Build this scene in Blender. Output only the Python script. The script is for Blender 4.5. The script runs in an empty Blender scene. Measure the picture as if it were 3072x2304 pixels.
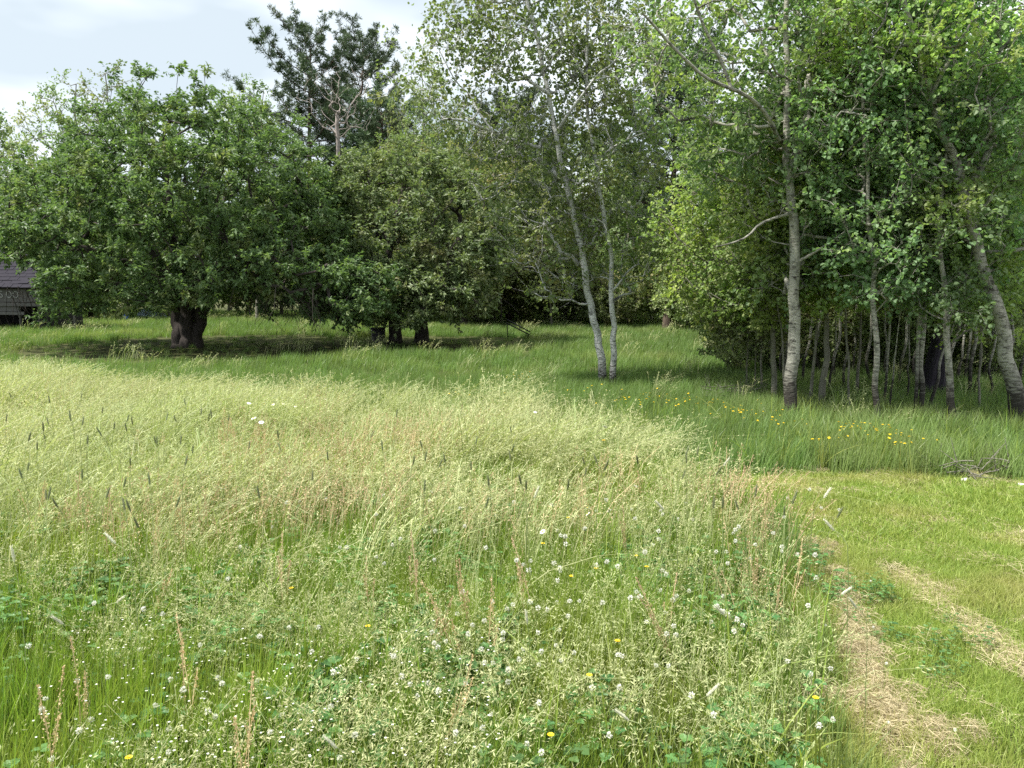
import bpy, math, random
import numpy as np
from mathutils import Vector, Euler

rng = np.random.default_rng(7)
random.seed(7)
S = bpy.context.scene
COL = S.collection
F = 2308.0                      # focal length in pixels of the 3072 px wide photograph
HOR = 850.0
PITCH = math.atan((1152 - HOR) / F)
EYE = 1.62

# ------------------------------------------------------------------ camera, sky, sun, exposure
cam = bpy.data.cameras.new('camera')
cam.sensor_width = 36.0
cam.lens = 36.0 * F / 3072
cam.clip_start = 0.05
cam.clip_end = 2000
co = bpy.data.objects.new('camera', cam)
COL.objects.link(co)
co.location = (0, 0, EYE)
co.rotation_euler = (math.pi / 2 - PITCH, 0, 0)
S.camera = co

SUN_DIR = Vector((-0.50, -0.12, 0.85)).normalized()
sun_el = math.asin(SUN_DIR.z)
sun_az = math.atan2(SUN_DIR.x, SUN_DIR.y)
sl = bpy.data.lights.new('sun', 'SUN')
sl.energy = 4.8
sl.angle = math.radians(2.5)
sl.color = (1.0, 0.955, 0.87)
so = bpy.data.objects.new('sun', sl)
COL.objects.link(so)
so.rotation_euler = SUN_DIR.to_track_quat('Z', 'Y').to_euler()
so.location = (0, 0, 30)

w = bpy.data.worlds.new('World')
S.world = w
w.use_nodes = True
nt = w.node_tree
nt.nodes.clear()
N = nt.nodes.new
out = N('ShaderNodeOutputWorld')
bg = N('ShaderNodeBackground')
bg.inputs['Strength'].default_value = 0.1
sky = N('ShaderNodeTexSky')
sky.sky_type = 'NISHITA'
sky.sun_disc = False
sky.sun_elevation = sun_el
sky.sun_rotation = sun_az
sky.air_density = 1.0
sky.dust_density = 2.0
tc = N('ShaderNodeTexCoord')
mp = N('ShaderNodeMapping')
mp.inputs['Scale'].default_value = (1.6, 1.6, 5.0)
mp.inputs['Location'].default_value = (3.1, 0.4, 0.2)
noi = N('ShaderNodeTexNoise')
noi.inputs['Scale'].default_value = 1.6
noi.inputs['Detail'].default_value = 4
noi.inputs['Roughness'].default_value = 0.45
cr = N('ShaderNodeValToRGB')
cr.color_ramp.elements[0].position = 0.42
cr.color_ramp.elements[0].color = (3.95, 4.5, 4.9, 1)
cr.color_ramp.elements[1].position = 0.74
cr.color_ramp.elements[1].color = (9.0, 9.2, 9.4, 1)
mx = N('ShaderNodeMixRGB')
mx.inputs['Fac'].default_value = 0.92
nt.links.new(tc.outputs['Generated'], mp.inputs['Vector'])
nt.links.new(mp.outputs['Vector'], noi.inputs['Vector'])
sx = N('ShaderNodeSeparateXYZ')
nt.links.new(tc.outputs['Generated'], sx.inputs[0])
ma = N('ShaderNodeMath'); ma.operation = 'MULTIPLY_ADD'
ma.inputs[1].default_value = 0.22
nt.links.new(sx.outputs[0], ma.inputs[0]); nt.links.new(noi.outputs['Fac'], ma.inputs[2])
nt.links.new(ma.outputs[0], cr.inputs['Fac'])
nt.links.new(sky.outputs['Color'], mx.inputs['Color1'])
nt.links.new(cr.outputs['Color'], mx.inputs['Color2'])
nt.links.new(mx.outputs['Color'], bg.inputs['Color'])
nt.links.new(bg.outputs['Background'], out.inputs['Surface'])

S.view_settings.view_transform = 'Standard'
S.view_settings.look = 'None'
S.view_settings.gamma = 1
S.view_settings.exposure = 1.0
S.view_settings.use_curve_mapping = False
S.render.engine = 'CYCLES'
S.cycles.use_denoising = False
S.cycles.max_bounces = 8
S.cycles.diffuse_bounces = 5
S.cycles.glossy_bounces = 1
S.cycles.transmission_bounces = 3
S.cycles.transparent_max_bounces = 4
S.cycles.caustics_reflective = False
S.cycles.caustics_refractive = False


# ------------------------------------------------------------------ placing helpers
cp, sp_ = math.cos(PITCH), math.sin(PITCH)
def ray(px, py):
    x = (px - 1536) / F
    y = -(py - 1152) / F
    return np.array((x, cp + y * sp_, -sp_ + y * cp))
def ground_px(px, dist):        # the ground point at a distance, in the photo's column px
    return (float((px - 1536) / F * (dist * cp + EYE * sp_)), float(dist), 0.0)
def gp(px, py, z=0.0):          # point of the photo on the ground (height z)
    d = ray(px, py)
    t = (z - EYE) / d[2]
    return np.array((d[0] * t, d[1] * t, z))
def at(px, py, dist):           # point of the photo at a distance in front of the camera
    d = ray(px, py)
    t = dist / d[1]
    return np.array((d[0] * t, dist, EYE + d[2] * t))


# ------------------------------------------------------------------ mesh helpers
def np_mesh(name, V, T, mats, tint=None, mi=None, smooth=False):
    me = bpy.data.meshes.new(name)
    V = np.ascontiguousarray(V, dtype=np.float32)
    T = np.ascontiguousarray(T, dtype=np.int32)
    me.vertices.add(len(V))
    me.vertices.foreach_set('co', V.ravel())
    me.loops.add(len(T) * 3)
    me.loops.foreach_set('vertex_index', T.ravel())
    me.polygons.add(len(T))
    me.polygons.foreach_set('loop_start', np.arange(0, len(T) * 3, 3, dtype=np.int32))
    me.polygons.foreach_set('loop_total', np.full(len(T), 3, dtype=np.int32))
    if mi is not None:
        me.polygons.foreach_set('material_index', np.asarray(mi, dtype=np.int32))
    me.polygons.foreach_set('use_smooth', np.full(len(T), bool(smooth)))
    for m in mats:
        me.materials.append(m)
    if tint is not None:
        a = me.attributes.new('tint', 'FLOAT', 'POINT')
        a.data.foreach_set('value', np.asarray(tint, dtype=np.float32))
    me.update(calc_edges=True)
    return me

class MB:
    def __init__(s):
        s.V = []; s.T = []; s.C = []; s.M = []; s.n = 0
    def add(s, V, T, tint=0.5, m=0):
        V = np.asarray(V, dtype=float).reshape(-1, 3)
        T = np.asarray(T, dtype=int).reshape(-1, 3)
        s.V.append(V); s.T.append(T + s.n); s.n += len(V)
        s.C.append(np.broadcast_to(np.asarray(tint, dtype=float), (len(V),)))
        s.M.append(np.full(len(T), m))
    def mesh(s, name, mats, smooth=False):
        return np_mesh(name, np.concatenate(s.V), np.concatenate(s.T), mats,
                       np.concatenate(s.C), np.concatenate(s.M), smooth)
    def tube(s, P, R, k=6, tint=0.5, m=0, cap=False):
        V, T = tube(P, R, k, cap)
        s.add(V, T, tint, m)
    def box(s, c, size, rot=None, tint=0.5, m=0):
        c = np.asarray(c, float); h = np.asarray(size, float) / 2
        V = np.array([(x, y, z) for x in (-1, 1) for y in (-1, 1) for z in (-1, 1)], float) * h
        if rot is not None:
            V = V @ np.array(Euler(rot).to_matrix()).T
        T = [(0, 1, 3), (0, 3, 2), (4, 6, 7), (4, 7, 5), (0, 4, 5), (0, 5, 1), (2, 3, 7), (2, 7, 6), (0, 2, 6), (0, 6, 4), (1, 5, 7), (1, 7, 3)]
        s.add(V + c, T, tint, m)

def nrm(a):
    return a / np.maximum(np.linalg.norm(a, axis=-1, keepdims=True), 1e-9)

def tube(P, R, k=6, cap=False):
    P = np.asarray(P, float); n = len(P)
    R = np.broadcast_to(np.asarray(R, float), (n,))
    D = nrm(np.gradient(P, axis=0))
    ref = np.array((0.31, 0.27, 0.91)) if abs(D[0][2]) < 0.8 else np.array((0.93, 0.21, 0.1))
    A = nrm(np.cross(D, ref)); B = np.cross(D, A)
    th = np.arange(k) * 2 * math.pi / k
    V = P[:, None] + R[:, None, None] * (np.cos(th)[None, :, None] * A[:, None] + np.sin(th)[None, :, None] * B[:, None])
    V = V.reshape(-1, 3)
    i = np.arange(n - 1)[:, None] * k; j = np.arange(k)[None]; j2 = (j + 1) % k
    a = i + j; b = i + j2; c = i + k + j2; d = i + k + j
    T = np.concatenate([np.stack([a, b, c], -1).reshape(-1, 3), np.stack([a, c, d], -1).reshape(-1, 3)])
    if cap:
        V = np.concatenate([V, P[-1:], P[:1]])
        e = (n - 1) * k; q = np.arange(k); q2 = (q + 1) % k
        T = np.concatenate([T, np.stack([e + q, e + q2, np.full(k, n * k)], -1), np.stack([q2, q, np.full(k, n * k + 1)], -1)])
    return V, T

def spline(P, n):
    P = np.asarray(P, float)
    if len(P) < 3:
        t = np.linspace(0, 1, n)[:, None]
        return P[0] * (1 - t) + P[-1] * t
    Q = np.vstack([2 * P[0] - P[1], P, 2 * P[-1] - P[-2]])
    u = np.linspace(0, len(P) - 1 - 1e-6, n)
    i = u.astype(int); t = (u - i)[:, None]
    a, b, c, d = Q[i], Q[i + 1], Q[i + 2], Q[i + 3]
    return 0.5 * (2 * b + (c - a) * t + (2 * a - 5 * b + 4 * c - d) * t ** 2 + (3 * b - a - 3 * c + d) * t ** 3)

# ------------------------------------------------------------------ object helpers
def link(name, me, parent=None, loc=(0, 0, 0), rot=(0, 0, 0)):
    o = bpy.data.objects.new(name, me)
    COL.objects.link(o)
    o.location = loc; o.rotation_euler = rot
    if parent:
        o.parent = parent
    return o
def tag(o, label=None, cat=None, group=None, kind=None):
    if label: o['label'] = label
    if cat: o['category'] = cat
    if group: o['group'] = group
    if kind: o['kind'] = kind
    return o
def thing(name, label, cat, loc, group=None):
    o = bpy.data.objects.new(name, None)
    COL.objects.link(o)
    o.location = [float(v) for v in loc]
    o.empty_display_size = 0.2
    return tag(o, label, cat, group)
def copy_thing(r, loc, rotz=0.0, scale=1.0, label=None, tilt=(0, 0)):
    c = r.copy(); COL.objects.link(c)
    c.location = [float(v) for v in loc]
    c.rotation_euler = (tilt[0], tilt[1], rotz)
    c.scale = (scale,) * 3 if np.isscalar(scale) else scale
    if label: c['label'] = label
    for ch in r.children:
        d = ch.copy(); COL.objects.link(d); d.parent = c
        for g in ch.children:
            e = g.copy(); COL.objects.link(e); e.parent = d
    return c

# ------------------------------------------------------------------ materials
def new_mat(name):
    m = bpy.data.materials.new(name)
    m.use_nodes = True
    t = m.node_tree
    t.nodes.clear()
    return m, t

def leaf_mat(name, ca, cb, cc=None, patch=0.6, trans=0.35, rough=0.5, spec=0.35, ramp=(0.5, 0.62), var=0.25, tcol=None):
    """ca..cb by each leaf's own tint, towards cc in patches of the plant stand; some light passes through."""
    m, t = new_mat(name)
    N = t.nodes.new; L = t.links.new
    at_ = N('ShaderNodeAttribute'); at_.attribute_name = 'tint'
    m1 = N('ShaderNodeMixRGB'); m1.inputs[1].default_value = (*ca, 1); m1.inputs[2].default_value = (*cb, 1)
    L(at_.outputs['Fac'], m1.inputs[0])
    col = m1.outputs[0]
    if cc is not None:
        g = N('ShaderNodeNewGeometry')
        no = N('ShaderNodeTexNoise'); no.inputs['Scale'].default_value = patch; no.inputs['Detail'].default_value = 3
        L(g.outputs['Position'], no.inputs['Vector'])
        r = N('ShaderNodeMapRange'); r.inputs[1].default_value = ramp[0]; r.inputs[2].default_value = ramp[1]
        L(no.outputs['Fac'], r.inputs[0])
        m2 = N('ShaderNodeMixRGB'); m2.inputs[2].default_value = (*cc, 1)
        L(r.outputs[0], m2.inputs[0]); L(col, m2.inputs[1])
        col = m2.outputs[0]
    oi = N('ShaderNodeObjectInfo')
    hs = N('ShaderNodeHueSaturation')
    r1 = N('ShaderNodeMapRange'); r1.inputs[3].default_value = 1 - var; r1.inputs[4].default_value = 1 + var
    r2 = N('ShaderNodeMapRange'); r2.inputs[3].default_value = 0.5 - var * 0.06; r2.inputs[4].default_value = 0.5 + var * 0.06
    L(oi.outputs['Random'], r1.inputs[0]); L(oi.outputs['Random'], r2.inputs[0])
    L(r1.outputs[0], hs.inputs['Value']); L(r2.outputs[0], hs.inputs['Hue']); L(col, hs.inputs['Color'])
    col = hs.outputs[0]
    b = N('ShaderNodeBsdfPrincipled')
    b.inputs['Roughness'].default_value = rough
    b.inputs['Specular IOR Level'].default_value = spec
    L(col, b.inputs['Base Color'])
    tr = N('ShaderNodeBsdfTranslucent')
    tm = N('ShaderNodeMixRGB'); tm.blend_type = 'MULTIPLY'; tm.inputs[0].default_value = 1
    tm.inputs[2].default_value = (*(tcol or (1.35, 1.5, 0.7)), 1)
    L(col, tm.inputs[1]); L(tm.outputs[0], tr.inputs['Color'])
    ms = N('ShaderNodeMixShader'); ms.inputs[0].default_value = trans
    L(b.outputs[0], ms.inputs[1]); L(tr.outputs[0], ms.inputs[2])
    o = N('ShaderNodeOutputMaterial'); L(ms.outputs[0], o.inputs[0])
    return m

def bark_mat(name, base, dark, marks=0.5, hor=True, scale=1.0, rough=0.85, blot=0.5, foot=0.0):
    m, t = new_mat(name)
    N = t.nodes.new; L = t.links.new
    tc = N('ShaderNodeTexCoord')
    nd = N('ShaderNodeTexNoise'); nd.inputs['Scale'].default_value = 3.0; nd.inputs['Detail'].default_value = 3
    L(tc.outputs['Object'], nd.inputs['Vector'])
    ad = N('ShaderNodeVectorMath'); ad.operation = 'MULTIPLY_ADD'; ad.inputs[1].default_value = (.09, .09, .09)
    L(nd.outputs['Color'], ad.inputs[0]); L(tc.outputs['Object'], ad.inputs[2])
    mp = N('ShaderNodeMapping')
    mp.inputs['Scale'].default_value = (13 * scale, 13 * scale, 42 * scale) if hor else (38 * scale, 38 * scale, 5 * scale)
    L(ad.outputs[0], mp.inputs['Vector'])
    n1 = N('ShaderNodeTexNoise'); n1.inputs['Scale'].default_value = 1; n1.inputs['Detail'].default_value = 5; n1.inputs['Roughness'].default_value = .6
    L(mp.outputs[0], n1.inputs['Vector'])
    r1 = N('ShaderNodeMapRange'); r1.inputs[1].default_value = 0.64 - marks * 0.12; r1.inputs[2].default_value = 0.72 - marks * 0.06
    L(n1.outputs['Fac'], r1.inputs[0])
    n2 = N('ShaderNodeTexNoise'); n2.inputs['Scale'].default_value = 6 * scale; n2.inputs['Detail'].default_value = 7; n2.inputs['Roughness'].default_value = .7
    L(ad.outputs[0], n2.inputs['Vector'])
    r2 = N('ShaderNodeMapRange'); r2.inputs[1].default_value = 0.66 - blot * .16; r2.inputs[2].default_value = 0.72 - blot * .08
    L(n2.outputs['Fac'], r2.inputs[0])
    mxm = N('ShaderNodeMath'); mxm.operation = 'MAXIMUM'
    L(r1.outputs[0], mxm.inputs[0]); L(r2.outputs[0], mxm.inputs[1])
    fac = mxm.outputs[0]
    if foot:
        sx = N('ShaderNodeSeparateXYZ'); L(tc.outputs['Object'], sx.inputs[0])
        az = N('ShaderNodeMath'); az.operation = 'MULTIPLY_ADD'; az.inputs[1].default_value = -1.1
        L(n1.outputs['Fac'], az.inputs[0]); L(sx.outputs[2], az.inputs[2])
        rf = N('ShaderNodeMapRange'); rf.inputs[1].default_value = foot - .35; rf.inputs[2].default_value = foot - .75; 
        L(az.outputs[0], rf.inputs[0])
        m2 = N('ShaderNodeMath'); m2.operation = 'MAXIMUM'
        L(fac, m2.inputs[0]); L(rf.outputs[0], m2.inputs[1]); fac = m2.outputs[0]
    n3 = N('ShaderNodeTexNoise'); n3.inputs['Scale'].default_value = 4; n3.inputs['Detail'].default_value = 5
    L(tc.outputs['Object'], n3.inputs['Vector'])
    c1 = N('ShaderNodeMixRGB'); c1.inputs[1].default_value = (*[v * 0.45 for v in base], 1); c1.inputs[2].default_value = (*[min(v * 1.45, .75) for v in base], 1)
    L(n3.outputs['Fac'], c1.inputs[0])
    c2 = N('ShaderNodeMixRGB'); c2.inputs[2].default_value = (*dark, 1)
    L(fac, c2.inputs[0]); L(c1.outputs[0], c2.inputs[1])
    b = N('ShaderNodeBsdfPrincipled'); b.inputs['Roughness'].default_value = rough
    b.inputs['Specular IOR Level'].default_value = 0.2
    L(c2.outputs[0], b.inputs['Base Color'])
    bp = N('ShaderNodeBump'); bp.inputs['Strength'].default_value = 0.8; bp.inputs['Distance'].default_value = 0.03
    L(n1.outputs['Fac'], bp.inputs['Height']); L(bp.outputs[0], b.inputs['Normal'])
    o = N('ShaderNodeOutputMaterial'); L(b.outputs[0], o.inputs[0])
    return m

def plain_mat(name, col, rough=0.7, metal=0.0, noise=0.3, scale=20.0, stretch=(1, 1, 1), spec=0.3):
    m, t = new_mat(name)
    N = t.nodes.new; L = t.links.new
    tc = N('ShaderNodeTexCoord'); mp = N('ShaderNodeMapping'); mp.inputs['Scale'].default_value = stretch
    n = N('ShaderNodeTexNoise'); n.inputs['Scale'].default_value = scale; n.inputs['Detail'].default_value = 4
    L(tc.outputs['Object'], mp.inputs[0]); L(mp.outputs[0], n.inputs['Vector'])
    c = N('ShaderNodeMixRGB')
    c.inputs[1].default_value = (*[v * (1 - noise) for v in col], 1); c.inputs[2].default_value = (*[v * (1 + noise) for v in col], 1)
    L(n.outputs['Fac'], c.inputs[0])
    b = N('ShaderNodeBsdfPrincipled'); b.inputs['Roughness'].default_value = rough; b.inputs['Metallic'].default_value = metal
    b.inputs['Specular IOR Level'].default_value = spec
    L(c.outputs[0], b.inputs['Base Color'])
    o = N('ShaderNodeOutputMaterial'); L(b.outputs[0], o.inputs[0])
    return m

M = {}
M['apple'] = leaf_mat('apple_leaf', (0.075, 0.128, 0.056), (0.167, 0.230, 0.095), (0.238, 0.246, 0.108), patch=1.1, ramp=(0.55, 0.75), trans=0.36)
M['apple_b'] = leaf_mat('apple_leaf_tawny', (0.140, 0.218, 0.106), (0.291, 0.370, 0.181), (0.336, 0.336, 0.175), patch=1.3, ramp=(0.55, 0.75), trans=0.3)
M['birch'] = leaf_mat('birch_leaf', (0.125, 0.190, 0.083), (0.249, 0.309, 0.137), (0.261, 0.249, 0.119), patch=1.0, ramp=(0.5, 0.7), trans=0.42)
M['poplar'] = leaf_mat('poplar_leaf', (0.134, 0.224, 0.112), (0.262, 0.380, 0.194), (0.374, 0.469, 0.176), patch=0.9, ramp=(0.50, 0.66), trans=0.5)
M['yellow'] = leaf_mat('aspen_leaf', (0.150, 0.222, 0.084), (0.289, 0.359, 0.130), (0.366, 0.412, 0.118), patch=1.2, ramp=(0.5, 0.7), trans=0.42)
M['wood'] = leaf_mat('woodland_leaf', (0.130, 0.205, 0.098), (0.259, 0.335, 0.156), (0.318, 0.323, 0.156), patch=0.5, ramp=(0.5, 0.7), trans=0.42, var=0.35)
M['pine'] = leaf_mat('pine_needle', (0.046, 0.085, 0.044), (0.098, 0.140, 0.068), (0.127, 0.120, 0.048), patch=0.5, ramp=(0.6, 0.8), trans=0.12)
M['shrub'] = leaf_mat('shrub_leaf', (0.138, 0.190, 0.086), (0.293, 0.328, 0.155), (0.310, 0.259, 0.138), patch=0.7, ramp=(0.5, 0.7), trans=0.36, var=0.35)
M['bark_birch'] = bark_mat('pale_bark', (0.60, 0.59, 0.56), (0.035, 0.03, 0.03), marks=0.85, blot=0.8, foot=.35)
M['bark_poplar'] = bark_mat('poplar_bark', (0.36, 0.35, 0.30), (0.045, 0.04, 0.035), marks=0.9, blot=0.95, foot=.6)
M['bark_grey'] = bark_mat('grey_bark', (0.20, 0.19, 0.155), (0.06, 0.055, 0.045), marks=0.5, blot=0.4)
M['bark_dark'] = bark_mat('apple_bark', (0.065, 0.055, 0.050), (0.015, 0.013, 0.013), marks=0.8, hor=False, blot=0.3)
M['bark_pine'] = bark_mat('pine_bark', (0.10, 0.075, 0.06), (0.03, 0.025, 0.02), marks=0.7, hor=False, blot=0.3)
M['bark_dead'] = bark_mat('dead_bark', (0.30, 0.26, 0.24), (0.10, 0.09, 0.08), marks=0.3, hor=False, blot=0.1)


# ------------------------------------------------------------------ trees
class Tree:
    """skeleton: stems are given, tips are joined to the nearest branch; leaves sit on twigs round the tips"""
    def __init__(s, rng, step=0.3):
        s.rng = rng; s.step = step
        s.P = []; s.par = []; s.stem = []; s.rad = []
        s.stems = []; s.chains = []; s.tw = []
        s.extra = []
    def add_stem(s, pts, r0, r1, taper=0.8, wob=0.0, trunk=True, join=None):
        L = np.linalg.norm(np.diff(pts, axis=0), axis=1).sum()
        n = max(4, int(L / s.step) + 1)
        Q = spline(pts, n)
        if wob:
            Q[1:] += s.rng.normal(0, wob, (n - 1, 3)) * (1, 1, 0.2)
        t = np.linspace(0, 1, n)
        R = r0 + (r1 - r0) * t ** taper
        if trunk: R = R * (1 + .22 * np.exp(-t * L / .14))
        b = len(s.P)
        for i in range(n):
            s.P.append(Q[i]); s.par.append(b + i - 1 if i else (join if join is not None else -1)); s.rad.append(R[i]); s.stem.append(True)
        s.stems.append((Q, R, trunk))
        return b
    def grow(s, tips, zmin=0.5, up=0.7, bow=0.1, jit=0.04, lim=1e9):
        tips = np.asarray(tips, float)
        P = np.array(s.P); d = np.array([np.min(np.linalg.norm(P - t, axis=1)) for t in tips])
        buf = np.zeros((len(P) + int((d.sum() / s.step) * 2 + len(tips) * 4) + 50, 3)); buf[:len(P)] = P; n = len(P)
        ok = np.zeros(len(buf), bool); ok[:n] = P[:, 2] > zmin
        for k in np.argsort(d):
            t = tips[k]
            D = buf[:n] - t
            dd = np.sqrt((D ** 2).sum(1))
            c = dd + up * np.maximum(0, D[:, 2] + 0.5 * dd)
            c[~ok[:n]] = 1e9
            j = int(np.argmin(c)); L = dd[j]
            if L > lim: continue
            m = max(2, int(L / s.step) + 1)
            u = np.linspace(0, 1, m + 1)[1:, None]
            Q = buf[j] * (1 - u) + t * u
            Q[:, 2] += np.sin(u[:, 0] * math.pi) * bow * L
            Q[:-1] += s.rng.normal(0, jit, (m - 1, 3))
            if n + m >= len(buf): break
            ids = []
            for q in range(m):
                s.P.append(Q[q]); s.par.append(j if q == 0 else n + q - 1); s.rad.append(0); s.stem.append(False); ids.append(n + q)
            buf[n:n + m] = Q; ok[n:n + m] = True
            s.chains.append((j, ids)); n += m
    def radii(s, r_tip=0.006, p=0.5):
        n = len(s.P); cnt = np.zeros(n)
        for j, ids in s.chains: cnt[ids[-1]] += 1
        for i in range(n - 1, -1, -1):
            if s.par[i] >= 0: cnt[s.par[i]] += cnt[i]
        for i in range(n):
            if not s.stem[i]: s.rad[i] = r_tip * max(cnt[i], 1) ** p
        for j, ids in s.chains:
            prev = s.rad[j]
            for i in ids:
                s.rad[i] = min(s.rad[i], prev * (0.75 if prev == s.rad[j] and s.stem[j] else 1.0)); prev = s.rad[i]
    def twigs(s, per=5, length=0.35, back=0.45, out=0.6, up=0.25, c=None):
        o, d = [], []
        P = np.array(s.P)
        for j, ids in s.chains:
            a = P[ids]
            k = max(1, int(len(ids) * back))
            seg = a[-k:]
            cd = nrm(a[-1] - P[j])
            q = s.rng.integers(0, len(seg), per)
            q[:max(1, per // 2)] = len(seg) - 1
            o.append(seg[q] + s.rng.normal(0, 0.02, (per, 3)))
            d.append(nrm(cd * out + s.rng.normal(0, 0.55, (per, 3)) + (0, 0, up)))
        o = np.concatenate(o); d = np.concatenate(d)
        l = length * s.rng.uniform(0.5, 1.3, len(o))
        s.tw = [o, d, l]
    def leaves(s, per=10, L=0.07, W=0.5, droop=0.3, spread=0.9, flat=1.0, shape=4, curl=0.12):
        r = s.rng; o, d, l = s.tw
        n = len(o)
        t = r.uniform(0.12, 1.05, (n, per))
        p = o[:, None] + d[:, None] * (l[:, None] * t)[..., None]
        p = p.reshape(-1, 3); p += r.normal(0, 0.018, p.shape)
        clump = np.repeat(r.uniform(0, 1, n), per)
        dd = np.repeat(d, per, axis=0) * 0.5 + r.normal(0, spread, p.shape) * (0.6, 0.6, 0.4) + (0, 0, -droop)
        dd = nrm(dd)
        nn = r.normal(0, 0.55, p.shape) + (0, 0, flat)
        nn = nrm(nn - (nn * dd).sum(1, keepdims=True) * dd)
        return leaf_geo(p, dd, nn, L * r.uniform(0.6, 1.25, len(p)), W, shape, curl, np.clip(0.5 * clump + r.uniform(0, 0.5, len(p)), 0, 1))
    def wood(s, k=5, kt=9, twk=3, twr=0.0035):
        mb_t = MB(); mb_b = MB()
        P = np.array(s.P)
        for Q, R, trunk in s.stems:
            n = len(Q) * 2
            u = np.linspace(0, len(Q) - 1, n)
            R2 = np.interp(u, np.arange(len(Q)), R)
            Q2 = spline(Q, n)
            (mb_t if trunk else mb_b).tube(Q2, R2, kt if R[0] > 0.03 else 6)
        for j, ids in s.chains:
            idx = [j] + ids
            R = np.array([s.rad[i] for i in idx]); R[0] = min(R[0], R[1] * 1.3)
            mb_b.tube(P[idx], R, k if R[0] > 0.012 else 3)
        if len(s.tw):
            o, d, l = s.tw
            A = nrm(np.cross(d, (0.3, 0.2, 0.9))); B = np.cross(d, A)
            th = np.arange(3) * 2.094
            ring = np.cos(th)[None, :, None] * A[:, None] + np.sin(th)[None, :, None] * B[:, None]
            V = np.concatenate([o[:, None] + ring * twr, (o + d * l[:, None])[:, None]], axis=1)
            i = np.arange(len(o))[:, None] * 4
            T = np.concatenate([i + np.array([[0, 1, 3]]), i + np.array([[1, 2, 3]]), i + np.array([[2, 0, 3]])])
            mb_b.add(V.reshape(-1, 3), T)
        for Q, R in s.extra:
            mb_b.tube(Q, R, 3)
        return mb_t, mb_b

def leaf_geo(p, d, nn, L, W, shape, curl, tint):
    side = np.cross(nn, d)
    L = L[:, None]; w = L * W * 0.5
    n = len(p)
    if shape == 4:
        V = np.stack([p, p + d * L * .45 + side * w + nn * L * curl, p + d * L, p + d * L * .45 - side * w + nn * L * curl], 1)
        i = np.arange(n)[:, None] * 4
        T = np.concatenate([i + np.array([[0, 2, 1]]), i + np.array([[0, 3, 2]])]); k = 4
    else:
        V = np.stack([p, p + d * L * .28 + side * w + nn * L * curl, p + d * L * .68 + side * w * .85 + nn * L * curl, p + d * L - nn * L * curl,
                      p + d * L * .68 - side * w * .85 + nn * L * curl, p + d * L * .28 - side * w + nn * L * curl], 1)
        i = np.arange(n)[:, None] * 6
        T = np.concatenate([i + np.array([[0, 2, 1]]), i + np.array([[0, 3, 2]]), i + np.array([[0, 4, 3]]), i + np.array([[0, 5, 4]])]); k = 6
    return V.reshape(-1, 3), T, np.repeat(tint, k)

def ell(rng, c, r, n, shell=0.0):
    v = nrm(rng.normal(0, 1, (n, 3)))
    u = rng.uniform(shell ** 3, 1, n) ** (1 / 3)
    return np.asarray(c) + v * u[:, None] * np.asarray(r)

def build_tree(name, label, cat, base, T, leafmat, bark, lk, group=None, **wk):
    t = thing(name, label, cat, base, group)
    V, F_, ti = T.leaves(**lk)
    mt, mbr = T.wood(**wk)
    link('trunk', mt.mesh(name + '_trunk', [M[bark]], True), t)
    b = link('branches', mbr.mesh(name + '_branches', [M[bark]], True), t)
    tag(b, kind='stuff')
    link('crown', np_mesh(name + '_crown', V, F_, [M[leafmat]], ti), t)
    return t

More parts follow.
